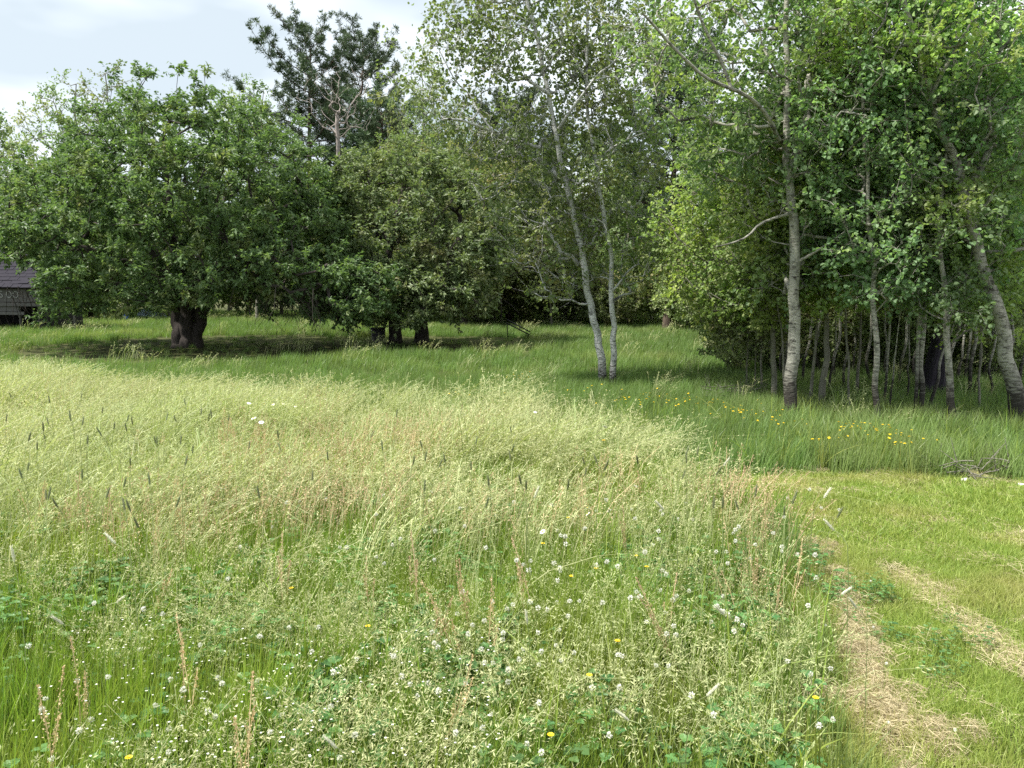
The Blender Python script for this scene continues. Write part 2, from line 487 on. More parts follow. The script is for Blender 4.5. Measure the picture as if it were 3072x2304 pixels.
# ---- the big old apple tree
def apple_big():
    r = np.random.default_rng(11)
    base = gp(560, 1040)
    b = lambda px, py, dy=0.0: at(px, py, base[1] + dy) - base
    T = Tree(r, 0.28)
    T.add_stem([(-0.16, 0, -0.1), (-0.15, 0, 0.5), (-0.22, 0, 1.2), (-0.55, 0.1, 2.0), (-1.2, 0.3, 3.0), (-2.0, 0.5, 4.0)], 0.24, 0.07, wob=0.03)
    T.add_stem([(0.03, -0.05, -0.1), (0.05, -0.1, 0.6), (0.12, -0.2, 1.3), (0.1, -0.6, 2.2), (0.2, -1.0, 3.4), (0.1, -1.0, 4.8)], 0.20, 0.07, wob=0.03)
    T.add_stem([(0.18, 0.05, -0.1), (0.30, 0.05, 0.5), (0.55, 0.1, 1.3), (1.0, 0.2, 2.2), (1.9, 0.1, 3.0), (2.9, -0.1, 3.6)], 0.21, 0.06, wob=0.03)
    T.add_stem([(0.0, 0.15, -0.1), (0.0, 0.25, 0.8), (0.1, 0.5, 1.8), (0.3, 1.2, 2.8), (0.4, 1.9, 3.8)], 0.17, 0.06, wob=0.03)
    T.add_stem([(-0.12, -0.1, 1.0), (-0.7, -0.8, 1.9), (-1.6, -1.8, 2.5), (-2.9, -2.5, 2.9)], 0.10, 0.04, wob=0.04, trunk=False)
    T.add_stem([(0.4, 0.0, 1.1), (1.0, -1.0, 1.8), (2.0, -2.0, 2.2), (3.1, -2.6, 2.2)], 0.10, 0.04, wob=0.04, trunk=False)
    T.add_stem([(-0.3, 0.1, 1.4), (-1.5, 0.4, 2.1), (-3.0, 0.6, 2.5), (-4.1, 0.4, 2.5)], 0.10, 0.04, wob=0.04, trunk=False)
    tips = np.concatenate([
        ell(r, (-0.1, 0, 3.1), (4.5, 4.0, 2.1), 520, 0.80),
        ell(r, (0.75, -0.2, 4.15), (3.1, 3.2, 1.75), 400, 0.72),
        ell(r, (-3.4, -0.3, 2.1), (1.8, 2.6, 1.45), 230, 0.7),
        ell(r, (3.1, -0.6, 2.1), (1.7, 2.3, 1.25), 210, 0.7),
        ell(r, (0, -2.4, 2.2), (3.4, 1.4, 1.3), 190, 0.6),
        ell(r, (4.6, -1.5, 1.45), (1.3, 1.3, 0.9), 110, 0.4),
        ell(r, (-0.4, 0, 3.2), (3.6, 3.2, 1.9), 260, 0.1)])
    keep = (tips[:, 2] > 0.95) | (np.abs(tips[:, 0]) > 2.4)
    keep &= tips[:, 2] > 0.6
    tw_ = tips + base
    keep &= ~((1536 + F * tw_[:, 0] / tw_[:, 1] < 118) & (850 - F * (tw_[:, 2] - EYE) / tw_[:, 1] > 780))
    tips = tips[keep]
    T.grow(tips, zmin=1.0, up=0.4, bow=0.08)
    # upright shoots that break the outline
    top = tips[(tips[:, 2] > 4.7)]
    sh = []
    for q in top[r.choice(len(top), min(60, len(top)), replace=False)]:
        sh.append(q + (r.normal(0, .08), r.normal(0, .08), r.uniform(0.35, 0.85)))
    T.grow(sh, zmin=3.8, up=1.5, bow=0.0, jit=0.02)
    T.radii(0.0065)
    T.twigs(per=7, length=0.27, back=0.42, out=0.5, up=0.35)
    for k in range(170):      # bare twigs that hang below the crown
        a = r.uniform(0, 6.28)
        x = r.choice([-1.0, 3.3, 3.6, 1.9, -3.4], p=[.1, .35, .3, .1, .15]) + r.normal(0, .55)
        o = np.array((x, -1.0 + r.normal(0, 1.1), 1.35 + r.uniform(-.1, .3)))
        d = np.array((r.normal(0.15, .3), r.normal(0, .3), -r.uniform(.5, 1.1)))
        T.extra.append((np.stack([o, o + d * .35 + (0, 0, .03), o + d * .7, o + d * r.uniform(.85, 1.05) + (r.normal(0, .12), 0, .02)]), [0.009, .007, .005, .003]))
    return build_tree('apple_tree', 'large old apple tree with several dark trunks and wide dense crown in the left meadow', 'tree',
                      base, T, 'apple', 'bark_dark', dict(per=11, L=0.11, W=0.52, droop=0.35, shape=4, flat=0.9), k=5, kt=12)
apple_big()

def apple_second():
    r = np.random.default_rng(12)
    base = gp(1265, 1032)
    T = Tree(r, 0.26)
    T.add_stem([(0, 0, -0.1), (0, 0, 0.5), (0.08, 0, 1.0), (0.5, 0, 1.7), (1.0, 0.2, 2.6), (1.0, 0.4, 3.4)], 0.22, 0.06, wob=0.02)
    T.add_stem([(-0.75, 0.2, -0.1), (-0.75, 0.2, 0.6), (-0.7, 0.2, 1.2), (-0.9, 0.1, 2.0), (-0.7, 0, 3.0), (-0.4, 0, 4.2)], 0.20, 0.06, wob=0.02)
    T.add_stem([(0.04, 0, 0.9), (-0.1, -0.5, 1.6), (0.2, -1.2, 2.2), (0.8, -1.6, 2.4)], 0.10, 0.04, wob=0.02, trunk=False)
    tips = np.concatenate([
        ell(r, (0.0, 0, 2.9), (2.6, 2.2, 2.1), 420, 0.75),
        ell(r, (-0.6, 0.0, 3.9), (1.9, 1.7, 1.3), 190, 0.6),
        ell(r, (0.9, -0.8, 2.0), (1.3, 1.5, 1.1), 130, 0.6),
        ell(r, (-1.5, -1.2, 1.5), (1.2, 1.0, .9), 90, 0.5), ell(r, (0.2, -1.7, 1.3), (1.9, .7, .75), 130, 0.3)])
    tips = tips[tips[:, 2] > 0.55]
    T.grow(tips, zmin=0.7, up=0.4, bow=0.08)
    T.radii(0.0065)
    T.twigs(per=7, length=0.27, back=0.45, out=0.5, up=0.3)
    for k in range(40):
        o = np.array((r.normal(0.2, 1.2), -1.0 + r.normal(0, .6), 1.2))
        d = np.array((r.normal(0.15, .3), r.normal(0, .3), -r.uniform(.3, .8)))
        T.extra.append((np.stack([o, o + d * .5 + (0, 0, .03), o + d]), [0.008, .006, .003]))
    return build_tree('apple_tree', 'smaller apple tree with two dark trunks and tawny green crown', 'tree',
                      base, T, 'apple_b', 'bark_dark', dict(per=9, L=0.115, W=0.52, droop=0.35, shape=4, flat=0.9), k=5, kt=10)
apple_second()

def apple_third():
    r = np.random.default_rng(13)
    base = gp(1395, 985)
    T = Tree(r, 0.3)
    T.add_stem([(0, 0, -0.1), (0, 0, 0.8), (0.1, 0, 1.8), (0.35, -1.2, 2.7), (1.0, -2.0, 3.1)], 0.2, 0.09, wob=0.02)
    T.add_stem([(0.1, 0, 1.2), (-0.5, 0.2, 2.5), (-0.6, 0, 4.0), (0.2, 0, 5.4)], 0.15, 0.06, wob=0.02)
    tips = np.concatenate([
        ell(r, (0.7, 0, 3.6), (3.0, 2.4, 2.6), 420, 0.75),
        ell(r, (-0.3, 0.0, 4.8), (2.2, 1.9, 1.5), 200, 0.6),
        ell(r, (2.4, -0.4, 2.4), (1.5, 1.5, 1.4), 120, 0.6)])
    tips = tips[tips[:, 2] > 0.8]
    T.grow(tips, zmin=0.9, up=0.4, bow=0.08)
    T.radii(0.007)
    T.twigs(per=6, length=0.4, back=0.5, out=0.5, up=0.3)
    return build_tree('apple_tree', 'dull brownish green tree with a dark bent limb behind the smaller apple tree', 'tree',
                      base, T, 'shrub', 'bark_dark', dict(per=9, L=0.12, W=0.52, droop=0.35, shape=4, flat=0.8), k=5, kt=8)
apple_third()

# ---- the pair of pale stems in the middle
def px_stem(pts, dist, base):
    return [at(x, y, dist + (dd if False else 0)) - base for x, y, *dd in pts]

def crown_px(r, lobes, base, n_scale=1.0):
    out = []
    for px, py, dist, rx, ry, rz, n, sh in lobes:
        c = at(px, py, dist) - base
        out.append(ell(r, c, (rx, ry, rz), int(n * n_scale), sh))
    return np.concatenate(out)

def birch(name, label, base_px, stem, limbs, lobes, r0, seed, leafmat='birch', bark='bark_birch', leaf=0.062, per=8, tw=5, tl=0.36, z0=1.2, r1=None, W=0.85, shape=6, up=0.5, bow=0.04, back=0.0):
    r = np.random.default_rng(seed)
    base = gp(*base_px)
    D = base[1]
    T = Tree(r, 0.25)
    pts = [np.array((0, 0, -0.08))] + [at(x, y, D) - base for x, y in stem]
    T.add_stem(pts, r0, r1 or r0 * 0.25, wob=0.012)
    for l in limbs:
        pl = [at(x, y, D + dd) - base for x, y, dd in l[0]]
        T.add_stem(pl, l[1], l[2], wob=0.015, trunk=False)
    tips = crown_px(r, [(x, y, D + dy + back, a, b, c, n, s) for x, y, dy, a, b, c, n, s in lobes], base)
    tips = tips[tips[:, 2] > z0]
    T.grow(tips, zmin=z0 * 0.9, up=up, bow=bow, jit=0.03, lim=2.6)
    T.radii(0.0045)
    T.twigs(per=tw, length=tl, back=0.6, out=0.6, up=0.15)
    return build_tree(name, label, 'tree', base, T, leafmat, bark, dict(per=per, L=leaf, W=W, droop=0.45, shape=shape, flat=0.7), k=5, kt=12, twr=0.0025)

birch('birch_tree', 'leaning slender white-barked tree, left one of the close pair in mid meadow', (1812, 1166),
      [(1800, 1064), (1788, 983), (1764, 881), (1750, 780), (1730, 695), (1688, 510), (1672, 420), (1652, 334), (1634, 226), (1611, 104), (1580, 0), (1555, -150), (1540, -330)],
      [([(1620, 445, 0), (1560, 425, -.1), (1480, 395, -.3), (1400, 365, -.5), (1330, 355, -.6)], 0.032, 0.012),
       ([(1480, 395, -.3), (1420, 300, -.2), (1360, 230, -.3), (1310, 130, -.3)], 0.015, 0.006),
       ([(1668, 400, 0), (1720, 320, -.3), (1780, 240, -.5), (1850, 180, -.7), (1900, 90, -.8)], 0.03, 0.010)],
      [(1600, 60, 0, 1.3, 1.2, 1.1, 120, .3), (1560, 300, 0, 1.1, 1.1, 1.0, 70, .2), (1330, 250, -.4, .9, .7, .7, 55, .2), (1440, 60, -.2, .8, .7, .7, 50, .2),
       (1600, 520, 0, 1.2, 1.1, .8, 100, .2), (1650, 700, 0, 1.0, 1.0, .7, 80, .2), (1700, 850, 0, .6, .7, .4, 30, .1), (1830, 150, -.6, .9, .8, .8, 65, .2), (1560, -200, 0, 1.2, 1.2, 1.0, 60, .2), (1480, 430, -.3, .8, .6, .4, 36, .1)],
      0.068, 21, per=5, back=.35, leaf=.058)
birch('birch_tree', 'upright thinner white-barked tree, right one of the close pair in mid meadow', (1842, 1168),
      [(1841, 1080), (1839, 983), (1837, 892), (1834, 800), (1825, 741), (1800, 574), (1785, 491), (1766, 317), (1763, 75), (1768, -60), (1775, -250)],
      [([(1785, 491, 0), (1850, 430, -.2), (1930, 400, -.4)], 0.02, 0.008)],
      [(1770, 80, .3, 1.1, 1.1, 1.0, 80, .3), (1780, 300, .3, .9, 1.0, .8, 60, .2), (1800, 520, .2, 1.1, 1.1, .8, 80, .2), (1840, 700, .2, .9, 1.0, .6, 70, .2),
       (1900, 820, .1, .6, .8, .4, 30, .1), (1780, -180, 0, 1.0, 1.0, .9, 40, .2), (1890, 430, 0, .6, .6, .4, 26, .1)],
      0.054, 22, per=5, back=.45, leaf=.058)

# ---- the poplars on the right
birch('poplar_tree', 'thickest pale-barked poplar at the front of the thicket, forked high up', (2383, 1272),
      [(2373, 1136), (2388, 991), (2385, 870), (2383, 700), (2375, 600), (2367, 529), (2360, 453), (2362, 302), (2360, 100), (2362, -100), (2370, -300)],
      [([(2366, 510, 0), (2400, 420, .1), (2420, 330, .2), (2432, 230, .3), (2473, 113, .3), (2500, -20, .3), (2520, -200, .3)], 0.075, 0.02),
       ([(2365, 440, 0), (2330, 400, -.2), (2292, 325, -.4), (2194, 265, -.7), (2110, 227, -.9), (1990, 98, -1.1), (1930, 40, -1.2)], 0.030, 0.010),
       ([(2194, 265, -.7), (2140, 140, -.8), (2085, 0, -.9), (2060, -120, -1)], 0.018, 0.008),
       ([(2380, 640, 0), (2300, 660, -.3), (2220, 720, -.6), (2150, 740, -.9)], 0.02, 0.006),
       ([(2385, 790, 0), (2470, 740, -.2), (2540, 690, -.3)], 0.02, 0.006)],
      [(2360, 60, 0, 1.3, 1.3, 1.2, 190, .2), (2120, 180, -.8, .8, .8, .7, 26, .1), (2060, 20, -.9, .7, .7, .6, 22, .1), (2500, 60, .3, .9, 1.0, 1.0, 110, .2), (2240, 420, -.3, .9, .8, .6, 100, .1),
       (2420, 330, 0, .9, 1.0, .6, 80, .1), (2360, 620, -.1, .7, .8, .5, 55, .1), (2480, 760, 0, .6, .7, .35, 40, .1), (2350, 830, 0, .4, .5, .25, 22, .1), (2400, -250, 0, 1.6, 1.6, 1.0, 70, .1)],
      0.080, 31, leafmat='poplar', bark='bark_poplar', back=.55, leaf=0.049, per=8, z0=1.5, tw=5, tl=0.3)
birch('poplar_tree', 'thick leaning poplar at the right edge with a black split base', (3058, 1300),
      [(3045, 1185), (3020, 1090), (3008, 990), (2979, 884), (2950, 811), (2921, 719), (2895, 605), (2850, 440), (2798, 302), (2745, 113), (2700, -60), (2680, -250)],
      [([(2895, 605, 0), (2940, 500, .1), (2972, 423, .2), (2980, 250, .2), (3000, 60, .3), (3010, -120, .3)], 0.05, 0.015),
       ([(2800, 310, 0), (2700, 330, .2), (2600, 400, .4), (2519, 476, .6)], 0.03, 0.010),
       ([(2790, 290, 0), (2850, 180, -.2), (2920, 60, -.3)], 0.025, 0.01)],
      [(2800, 150, 0, 1.1, 1.1, 1.0, 150, .2), (3010, 150, 0, .9, 1.0, 1.1, 110, .2), (2950, 420, 0, .9, .9, .7, 90, .1), (2680, 300, .4, .8, .8, .6, 70, .1),
       (2980, 700, 0, .6, .7, .5, 60, .1), (3040, 1020, -.2, .35, .4, .25, 22, .1), (2700, -120, 0, 1.5, 1.3, .8, 80, .1)],
      0.092, 32, leafmat='poplar', bark='bark_poplar', back=.4, leaf=0.049, per=8, z0=1.2, tw=5, tl=0.3)

# ---- slender stems of the thicket: (base px, upper stem px, radius, lobe centres, leaf, label)
thicket = [
    ((2632, 1287), [(2630, 1100), (2622, 900), (2618, 760), (2600, 560), (2590, 300), (2600, 0), (2610, -150)], .036, [(2640, 640, .8, .7, 70), (2600, 330, .8, .8, 60), (2640, 820, .5, .35, 36), (2610, 20, .9, .9, 50)], 'poplar', 'grey knotty stem standing alone between the thickest poplar and the right-hand clump'),
    ((2763, 1262), [(2766, 1100), (2778, 900), (2780, 780), (2790, 560), (2770, 300), (2750, 60), (2740, -150)], .034, [(2790, 620, .8, .6, 70), (2760, 360, .8, .7, 60), (2800, 820, .5, .35, 34), (2750, 40, .9, .8, 50)], 'poplar', 'taller of two touching pale stems in the right-hand clump'),
    ((2750, 1262), [(2752, 1100), (2752, 900), (2750, 800), (2735, 600), (2700, 420), (2680, 250)], .024, [(2700, 520, .7, .6, 60), (2680, 700, .6, .4, 46)], 'poplar', 'thinner of two touching pale stems in the right-hand clump'),
    ((2863, 1296), [(2850, 1180), (2842, 1060), (2838, 960), (2830, 800), (2830, 600), (2850, 350), (2870, 100)], .046, [(2840, 720, .6, .5, 56), (2850, 480, .8, .7, 60), (2860, 900, .4, .3, 26), (2870, 160, .9, .8, 50)], 'poplar', 'smooth olive grey stem bending left, between the clump and the right edge poplar'),
    ((2785, 1250), [(2805, 1160), (2822, 1090), (2845, 1020), (2880, 900), (2920, 780)], .022, [(2920, 760, .5, .4, 36)], 'poplar', 'pale stem leaning steeply right, low in front of the black stump'),
    ((2645, 1232), [(2655, 1100), (2665, 980), (2672, 930), (2690, 780), (2700, 650)], .018, [(2700, 640, .6, .4, 44)], 'poplar', 'thin leaning stem just right of the lone knotty grey stem'),
    ((2671, 1254), [(2678, 1130), (2688, 1050), (2700, 900), (2715, 760)], .013, [(2715, 740, .5, .4, 36)], 'poplar', 'wispy stem halfway between the lone grey stem and the right-hand clump'),
    ((2722, 1215), [(2724, 1130), (2726, 1060), (2730, 900), (2740, 700)], .014, [(2745, 720, .6, .5, 44)], 'poplar', 'hair-thin dark stem just left of the right-hand clump'),
    ((2868, 1170), [(2880, 1100), (2889, 1040), (2905, 900), (2920, 740)], .026, [(2920, 700, .7, .6, 50)], 'poplar', 'shaded stem leaning right behind the olive grey bent stem'),
    ((2923, 1205), [(2932, 1140), (2940, 1080), (2950, 950), (2960, 800)], .022, [(2970, 800, .6, .5, 44)], 'poplar', 'shaded small stem between the bent stem and the right edge poplar'),
    ((2572, 1192), [(2576, 1100), (2579, 1010), (2580, 860), (2575, 700)], .026, [(2570, 700, .9, .6, 60)], 'yellow', 'dim straight stem set back midway between thickest poplar and lone grey stem'),
    ((2465, 1222), [(2470, 1120), (2477, 1000), (2480, 860), (2470, 640), (2460, 420)], .050, [(2470, 640, .9, .8, 70), (2450, 400, .9, .8, 60)], 'yellow', 'thicker grey middle stem of the trio right of the thickest poplar'),
    ((2431, 1219), [(2438, 1120), (2450, 980), (2455, 860), (2460, 740)], .026, [(2440, 800, .7, .4, 50)], 'yellow', 'left stem of the trio right of the thickest poplar'),
    ((2485, 1200), [(2493, 1120), (2505, 1020), (2512, 900), (2530, 700)], .020, [(2530, 700, .8, .5, 54)], 'poplar', 'right leaning stem of the trio right of the thickest poplar'),
    ((2325, 1204), [(2322, 1100), (2320, 980), (2316, 880), (2300, 700), (2280, 520), (2270, 380)], .042, [(2200, 640, 1.1, .9, 120), (2280, 470, 1.0, .8, 90), (2180, 850, .7, .45, 56), (2290, 900, .5, .4, 36)], 'yellow', 'yellow-leaved aspen with grey stem just left of the thickest poplar'),
    ((2245, 1176), [(2243, 1090), (2241, 1000), (2235, 880), (2210, 740)], .014, [(2180, 900, .8, .5, 70), (2130, 760, .9, .6, 70)], 'yellow', 'leafy low aspen sapling at the left end of the thicket'),
    ((2283, 1186), [(2284, 1090), (2282, 1000), (2270, 860)], .020, [(2260, 1000, .6, .35, 50), (2250, 880, .7, .4, 50)], 'shrub', 'dark leafy sapling between the low aspen and the yellow-leaved aspen'),
    ((2265, 1176), [(2268, 1090), (2262, 1000), (2240, 880)], .013, [(2230, 960, .5, .35, 40)], 'shrub', 'thin dark stem beside the low aspen sapling at the thicket corner'),
    ((2350, 1225), [(2352, 1130), (2345, 1020), (2330, 900), (2320, 760), (2300, 600)], .016, [(2350, 880, .45, .4, 50), (2290, 760, .7, .5, 60), (2330, 600, .7, .5, 60)], 'yellow', 'thin leafy aspen whose sprays hang before the yellow-leaved aspen stem'),
    ((2545, 1240), [(2545, 1130), (2540, 1000), (2530, 860), (2520, 700), (2530, 560)], .016, [(2520, 850, .5, .35, 40), (2540, 700, .7, .5, 60), (2520, 540, .7, .6, 60)], 'yellow', 'thin leafy aspen halfway from the trio to the lone knotty stem'),
    ((2935, 1250), [(2940, 1130), (2945, 1010), (2940, 880), (2930, 740)], .016, [(2940, 960, .4, .3, 36), (2950, 820, .6, .4, 50), (2930, 660, .7, .5, 50)], 'yellow', 'thin leafy aspen just left of the thick leaning poplar'),
    ((1655, 985), [(1652, 930), (1648, 880), (1640, 780)], .055, [(1640, 760, 1.3, 1.0, 90)], 'birch', 'short pale stem at the wood edge left of the white-barked pair'),
]
for i, (bp, st, rad, lobes, lm, lab) in enumerate(thicket):
    birch('slender_tree' if 'sapling' not in lab else 'sapling', lab, bp, st, [],
          [(x, y, 0, a, a, c, n, .1) for x, y, a, c, n in lobes], rad, 50 + i, leafmat=lm, bark='bark_grey' if lm != 'poplar' else 'bark_poplar',
          leaf=0.049 if gp(*bp)[1] < 16 else .1, per=8, tw=5, tl=0.3, z0=0.7 if 'low' in lab or 'dark' in lab else 1.0, r1=rad * .3)

# thin stems deeper in the shade of the thicket
r_ = np.random.default_rng(404)
def thin_stem(seed, lean):
    r = np.random.default_rng(seed)
    T = Tree(r, .3)
    T.add_stem([(0, 0, -.1), (lean * .3, 0, 1.2), (lean * .8, .05, 2.6), (lean * 1.2, 0, 4.2)], .024, .008, wob=.02)
    tips = np.concatenate([ell(r, (lean * 1.1, 0, 3.6), (.8, .8, .9), 40, .2), ell(r, (lean * .8, 0, 2.4), (.6, .6, .5), 18, .2)])
    T.grow(tips, zmin=1.6, up=.6, bow=.03, lim=2)
    T.radii(.004); T.twigs(per=5, length=.3, back=.6, out=.6, up=.15)
    return build_tree('slender_tree', '', 'tree', (0, 0, 0), T, 'poplar', 'bark_poplar', dict(per=6, L=.065, W=.85, droop=.45, shape=6, flat=.7), k=4, kt=8, twr=.0025)
stems_ = [thin_stem(410 + k, l) for k, l in enumerate((.15, -.3, .5, 0))]
spots_ = [(2340, 12.6), (2360, 11.3), (2405, 12.0), (2448, 13.0), (2500, 12.2), (2530, 11.2), (2556, 12.8), (2600, 11.8), (2618, 13.2), (2656, 12.4), (2692, 11.4), (2704, 12.8), (2738, 12.0), (2812, 12.4), (2836, 11.2), (2856, 12.9),
          (2894, 11.9), (2908, 10.6), (2946, 12.2), (2968, 11.0), (2992, 12.4), (3020, 11.6), (3050, 10.8), (2306, 13.4)]
for k, (x, d) in enumerate(spots_):
    lab = 'thin pale stem deep in the thicket shade, ' + ('left of the lone knotty stem' if x < 2632 else 'right of the lone knotty stem' if x < 2860 else 'right of the olive grey bent stem')
    p = ground_px(x, d); sc = .85 + .4 * r_.uniform()
    if k < 4:
        stems_[k].location = p; stems_[k]['label'] = lab; stems_[k]['group'] = 'thin stems inside the thicket'; stems_[k].scale = (sc,) * 3
    else:
        copy_thing(stems_[k % 4], p, rotz=r_.normal(0, .6), scale=sc, label=lab)

# ---- prototypes of the woodland trees, copied into the background
def proto_tree(name, seed, H, lobes, bark, leafmat, leaf, per, tw, r0, stems=None, W=0.6, flat=0.7, tl=0.5, label='', base=(0, 0, 0), trunklean=0.4):
    r = np.random.default_rng(seed)
    T = Tree(r, 0.4)
    x1, y1 = r.normal(0, trunklean, 2)
    T.add_stem([(0, 0, -0.2), (0.1, 0, H * .25), (x1 * .5, y1 * .5, H * .55), (x1, y1, H * .93)], r0, 0.02, wob=0.03)
    for s_ in stems or []:
        T.add_stem(s_, r0 * .5, 0.02, wob=0.04, trunk=False)
    tips = np.concatenate([ell(r, c, q, n, sh) for c, q, n, sh in lobes])
    tips = tips[tips[:, 2] > 0.4]
    T.grow(tips, zmin=H * .1, up=0.6, bow=0.03, jit=0.06)
    T.radii(0.009)
    T.twigs(per=tw, length=tl, back=0.55, out=0.6, up=0.25)
    return build_tree(name, label, 'tree', base, T, leafmat, bark, dict(per=per, L=leaf, W=W, droop=0.35, shape=4, flat=flat), k=4, kt=8, twr=0.005)

def needle_tree(name, seed, H, bark, label, base, spread=2.8, z0=2.0, open_=1.0, lean=0.3, dead=0, n_br=70, flat_top=True, cone=False):
    """pine: limbs in tiers, tufts of needles at their ends"""
    r = np.random.default_rng(seed)
    T = Tree(r, 0.4)
    T.add_stem([(0, 0, -0.2), (0.05, 0, H * .35), (lean * .5, 0, H * .7), (lean, 0, H * .985)], 0.2 if not cone else .11, 0.02, wob=0.03)
    P = []
    mb = MB()
    th = r.uniform(0, 6.28)
    tufts = []
    for i in range(n_br):
        z = z0 + (H - z0) * ((i + .5) / n_br) ** 0.9
        u = (z - z0) / (H - z0)
        th += 2.4 + r.normal(0, .3)
        if cone: ln = spread * (1 - u) ** .8 + .15
        else: ln = spread * (0.55 + .75 * math.sin(min(1, u * 1.25) * math.pi * .78)) * r.uniform(.35, 1.3) * (1 if u < .86 else (1.25 - u) * 2.1)
        rise = -0.15 if cone else 0.12 + .55 * u
        o = np.array((lean * u, 0, z))
        d = np.array((math.cos(th), math.sin(th), rise)); d /= np.linalg.norm(d)
        e = o + d * ln; mid = o + d * ln * .55 + (0, 0, -.06 * ln)
        e = e + (0, 0, .14 * ln)
        pts = spline([o, mid, e], 7)
        mb.tube(pts, np.linspace(.045 * (1.1 - u) + .012, .008, 7), 4)
        ns = max(4, int(ln * 5.6 * open_))
        for q in range(ns):
            t = 1 - (q / ns) ** 1.3 * (.75 if not cone else .95)
            c = pts[min(6, int(t * 6))]
            side = np.cross(d, (0, 0, 1)) * r.choice([-1, 1]) * r.uniform(.15, .9) * (1.15 - t * .7) * min(1, ln * .6)
            tp = c + side + d * r.uniform(0, .35) + (0, 0, r.uniform(0.02, .28) if not cone else r.uniform(-.12, .05))
            mb.tube([c, (c + tp) / 2 + (0, 0, -.03), tp], [.012, .008, .004], 3)
            for w_ in range(5 if not cone else 3):
                f = 1 - w_ * .17
                tufts.append(c * (1 - f) + tp * f + r.normal(0, .07, 3))
    tufts = np.array(tufts)
    nn = 16
    p = np.repeat(tufts, nn, axis=0)
    dd = nrm(r.normal(0, 1, p.shape) + (0, 0, .55))
    no = nrm(np.cross(dd, r.normal(0, 1, p.shape)))
    V, F_, ti = leaf_geo(p, dd, no, r.uniform(.13, .24, len(p)) * (1 if not cone else .6), .15 if not cone else .2, 4, 0.0,
                         np.clip(np.repeat(r.uniform(0, 1, len(tufts)), nn) * .7 + r.uniform(0, .3, len(p)), 0, 1))
    t = thing(name, label, 'tree', base)
    mt, _ = T.wood(kt=8)
    link('trunk', mt.mesh(name + '_trunk', [M[bark]], True), t)
    tag(link('branches', mb.mesh(name + '_branches', [M[bark]], True), t), kind='stuff')
    link('crown', np_mesh(name + '_crown', V, F_, [M['pine']], ti), t)
    return t

def ground_at(px, dist):
    return np.array(((px - 1536) / F * dist / cp * 1.0, dist, 0.0))
def top_h(py, dist):
    return at(1536, py, dist)[2]

P1 = needle_tree('pine_tree', 71, top_h(105, 36), 'bark_pine', 'taller left one of two dark white pines standing against the sky', ground_at(945, 36), spread=2.3, z0=3.8, n_br=56)
P2 = needle_tree('pine_tree', 72, top_h(125, 38), 'bark_pine', 'right one of two dark pines against the sky, with bare lower trunk', ground_at(1085, 38), spread=2.2, z0=4.0, n_br=50, lean=.5)
P3 = needle_tree('pine_tree', 73, top_h(180, 26), 'bark_pine', 'narrow blackish conifer behind the white-barked pair with sky gaps round it', ground_at(2000, 26), spread=1.9, z0=3.2, n_br=60, lean=0.1)
P4 = needle_tree('spruce_tree', 74, top_h(385, 33), 'bark_pine', 'small pointed dark spruce at the upper left shoulder of the big apple tree', ground_at(285, 33), spread=1.5, z0=0.8, n_br=60, cone=True, lean=0.0)

def dead_tree():
    r = np.random.default_rng(80)
    base = ground_at(1038, 31)
    T = Tree(r, 0.35)
    h = top_h(170, 31)
    T.add_stem([(0, 0, -.2), (0.05, 0, 2.5), (-.05, 0, top_h(380, 31)), (0.05, 0, h * .8)], .13, .05, wob=.02)
    tips = ell(r, (0, 0, top_h(300, 31)), (1.6, 1.2, 1.7), 110, .1)
    T.grow(tips, zmin=top_h(430, 31), up=1.6, bow=-.04, jit=.05)
    T.radii(.006)
    t = thing('dead_tree', 'bare grey dead tree with forking twigs between the two dark pines', 'tree', base)
    a, b = T.wood(k=4, kt=8)
    link('trunk', a.mesh('dead_trunk', [M['bark_dead']], True), t)
    tag(link('branches', b.mesh('dead_branches', [M['bark_dead']], True), t), kind='stuff')
dead_tree()

# loose, tall prototype and dense prototype, shrub prototypes
loose = proto_tree('woodland_tree', 90, 10, [((0, 0, 6.0), (2.2, 2.2, 3.8), 240, .35), ((.4, 0, 3.4), (1.9, 1.9, 1.6), 90, .3)], 'bark_grey', 'wood', .12, 8, 5, .11,
                   label='loose-crowned young tree whose pale top rises behind the left half of the big apple tree', base=ground_at(250, 34))
dense = proto_tree('woodland_tree', 91, 10, [((0, 0, 5.4), (2.9, 2.9, 4.2), 330, .6), ((.5, 0, 2.6), (2.4, 2.4, 1.7), 130, .5)], 'bark_grey', 'wood', .14, 9, 6, .14,
                   label='leafy green tree rising from the wood at the left edge of the view', base=ground_at(-10, 36))
dense2 = proto_tree('woodland_tree', 92, 8, [((0.4, 0, 5.0), (2.6, 2.6, 2.9), 300, .6), ((-1.0, 0, 2.6), (2.2, 2.2, 1.8), 150, .5)], 'bark_grey', 'birch', .13, 9, 6, .12,
                    label='round olive green tree directly right of the two dark pines', base=ground_at(1230, 31))
yel = proto_tree('woodland_tree', 93, 9, [((0, 0, 5.4), (2.0, 2.0, 3.2), 250, .4), ((.3, 0, 2.8), (1.7, 1.7, 1.5), 90, .3)], 'bark_grey', 'yellow', .11, 8, 6, .09,
                 label='yellowish green aspen behind the leafy corner of the right thicket', base=ground_at(2180, 22))
shr = proto_tree('shrub', 94, 2.6, [((0, 0, 1.5), (1.5, 1.3, 1.3), 170, .5)], 'bark_grey', 'shrub', .12, 8, 6, .04, tl=.35, label='dark shrub at the wood edge below the dull brownish tree', base=ground_at(1480, 29.5))
shr['category'] = 'shrub'
def fit(o, H, py, dist, wide=1.0):
    s = top_h(py, dist) / H
    o.scale = (s * wide, s * wide, s)
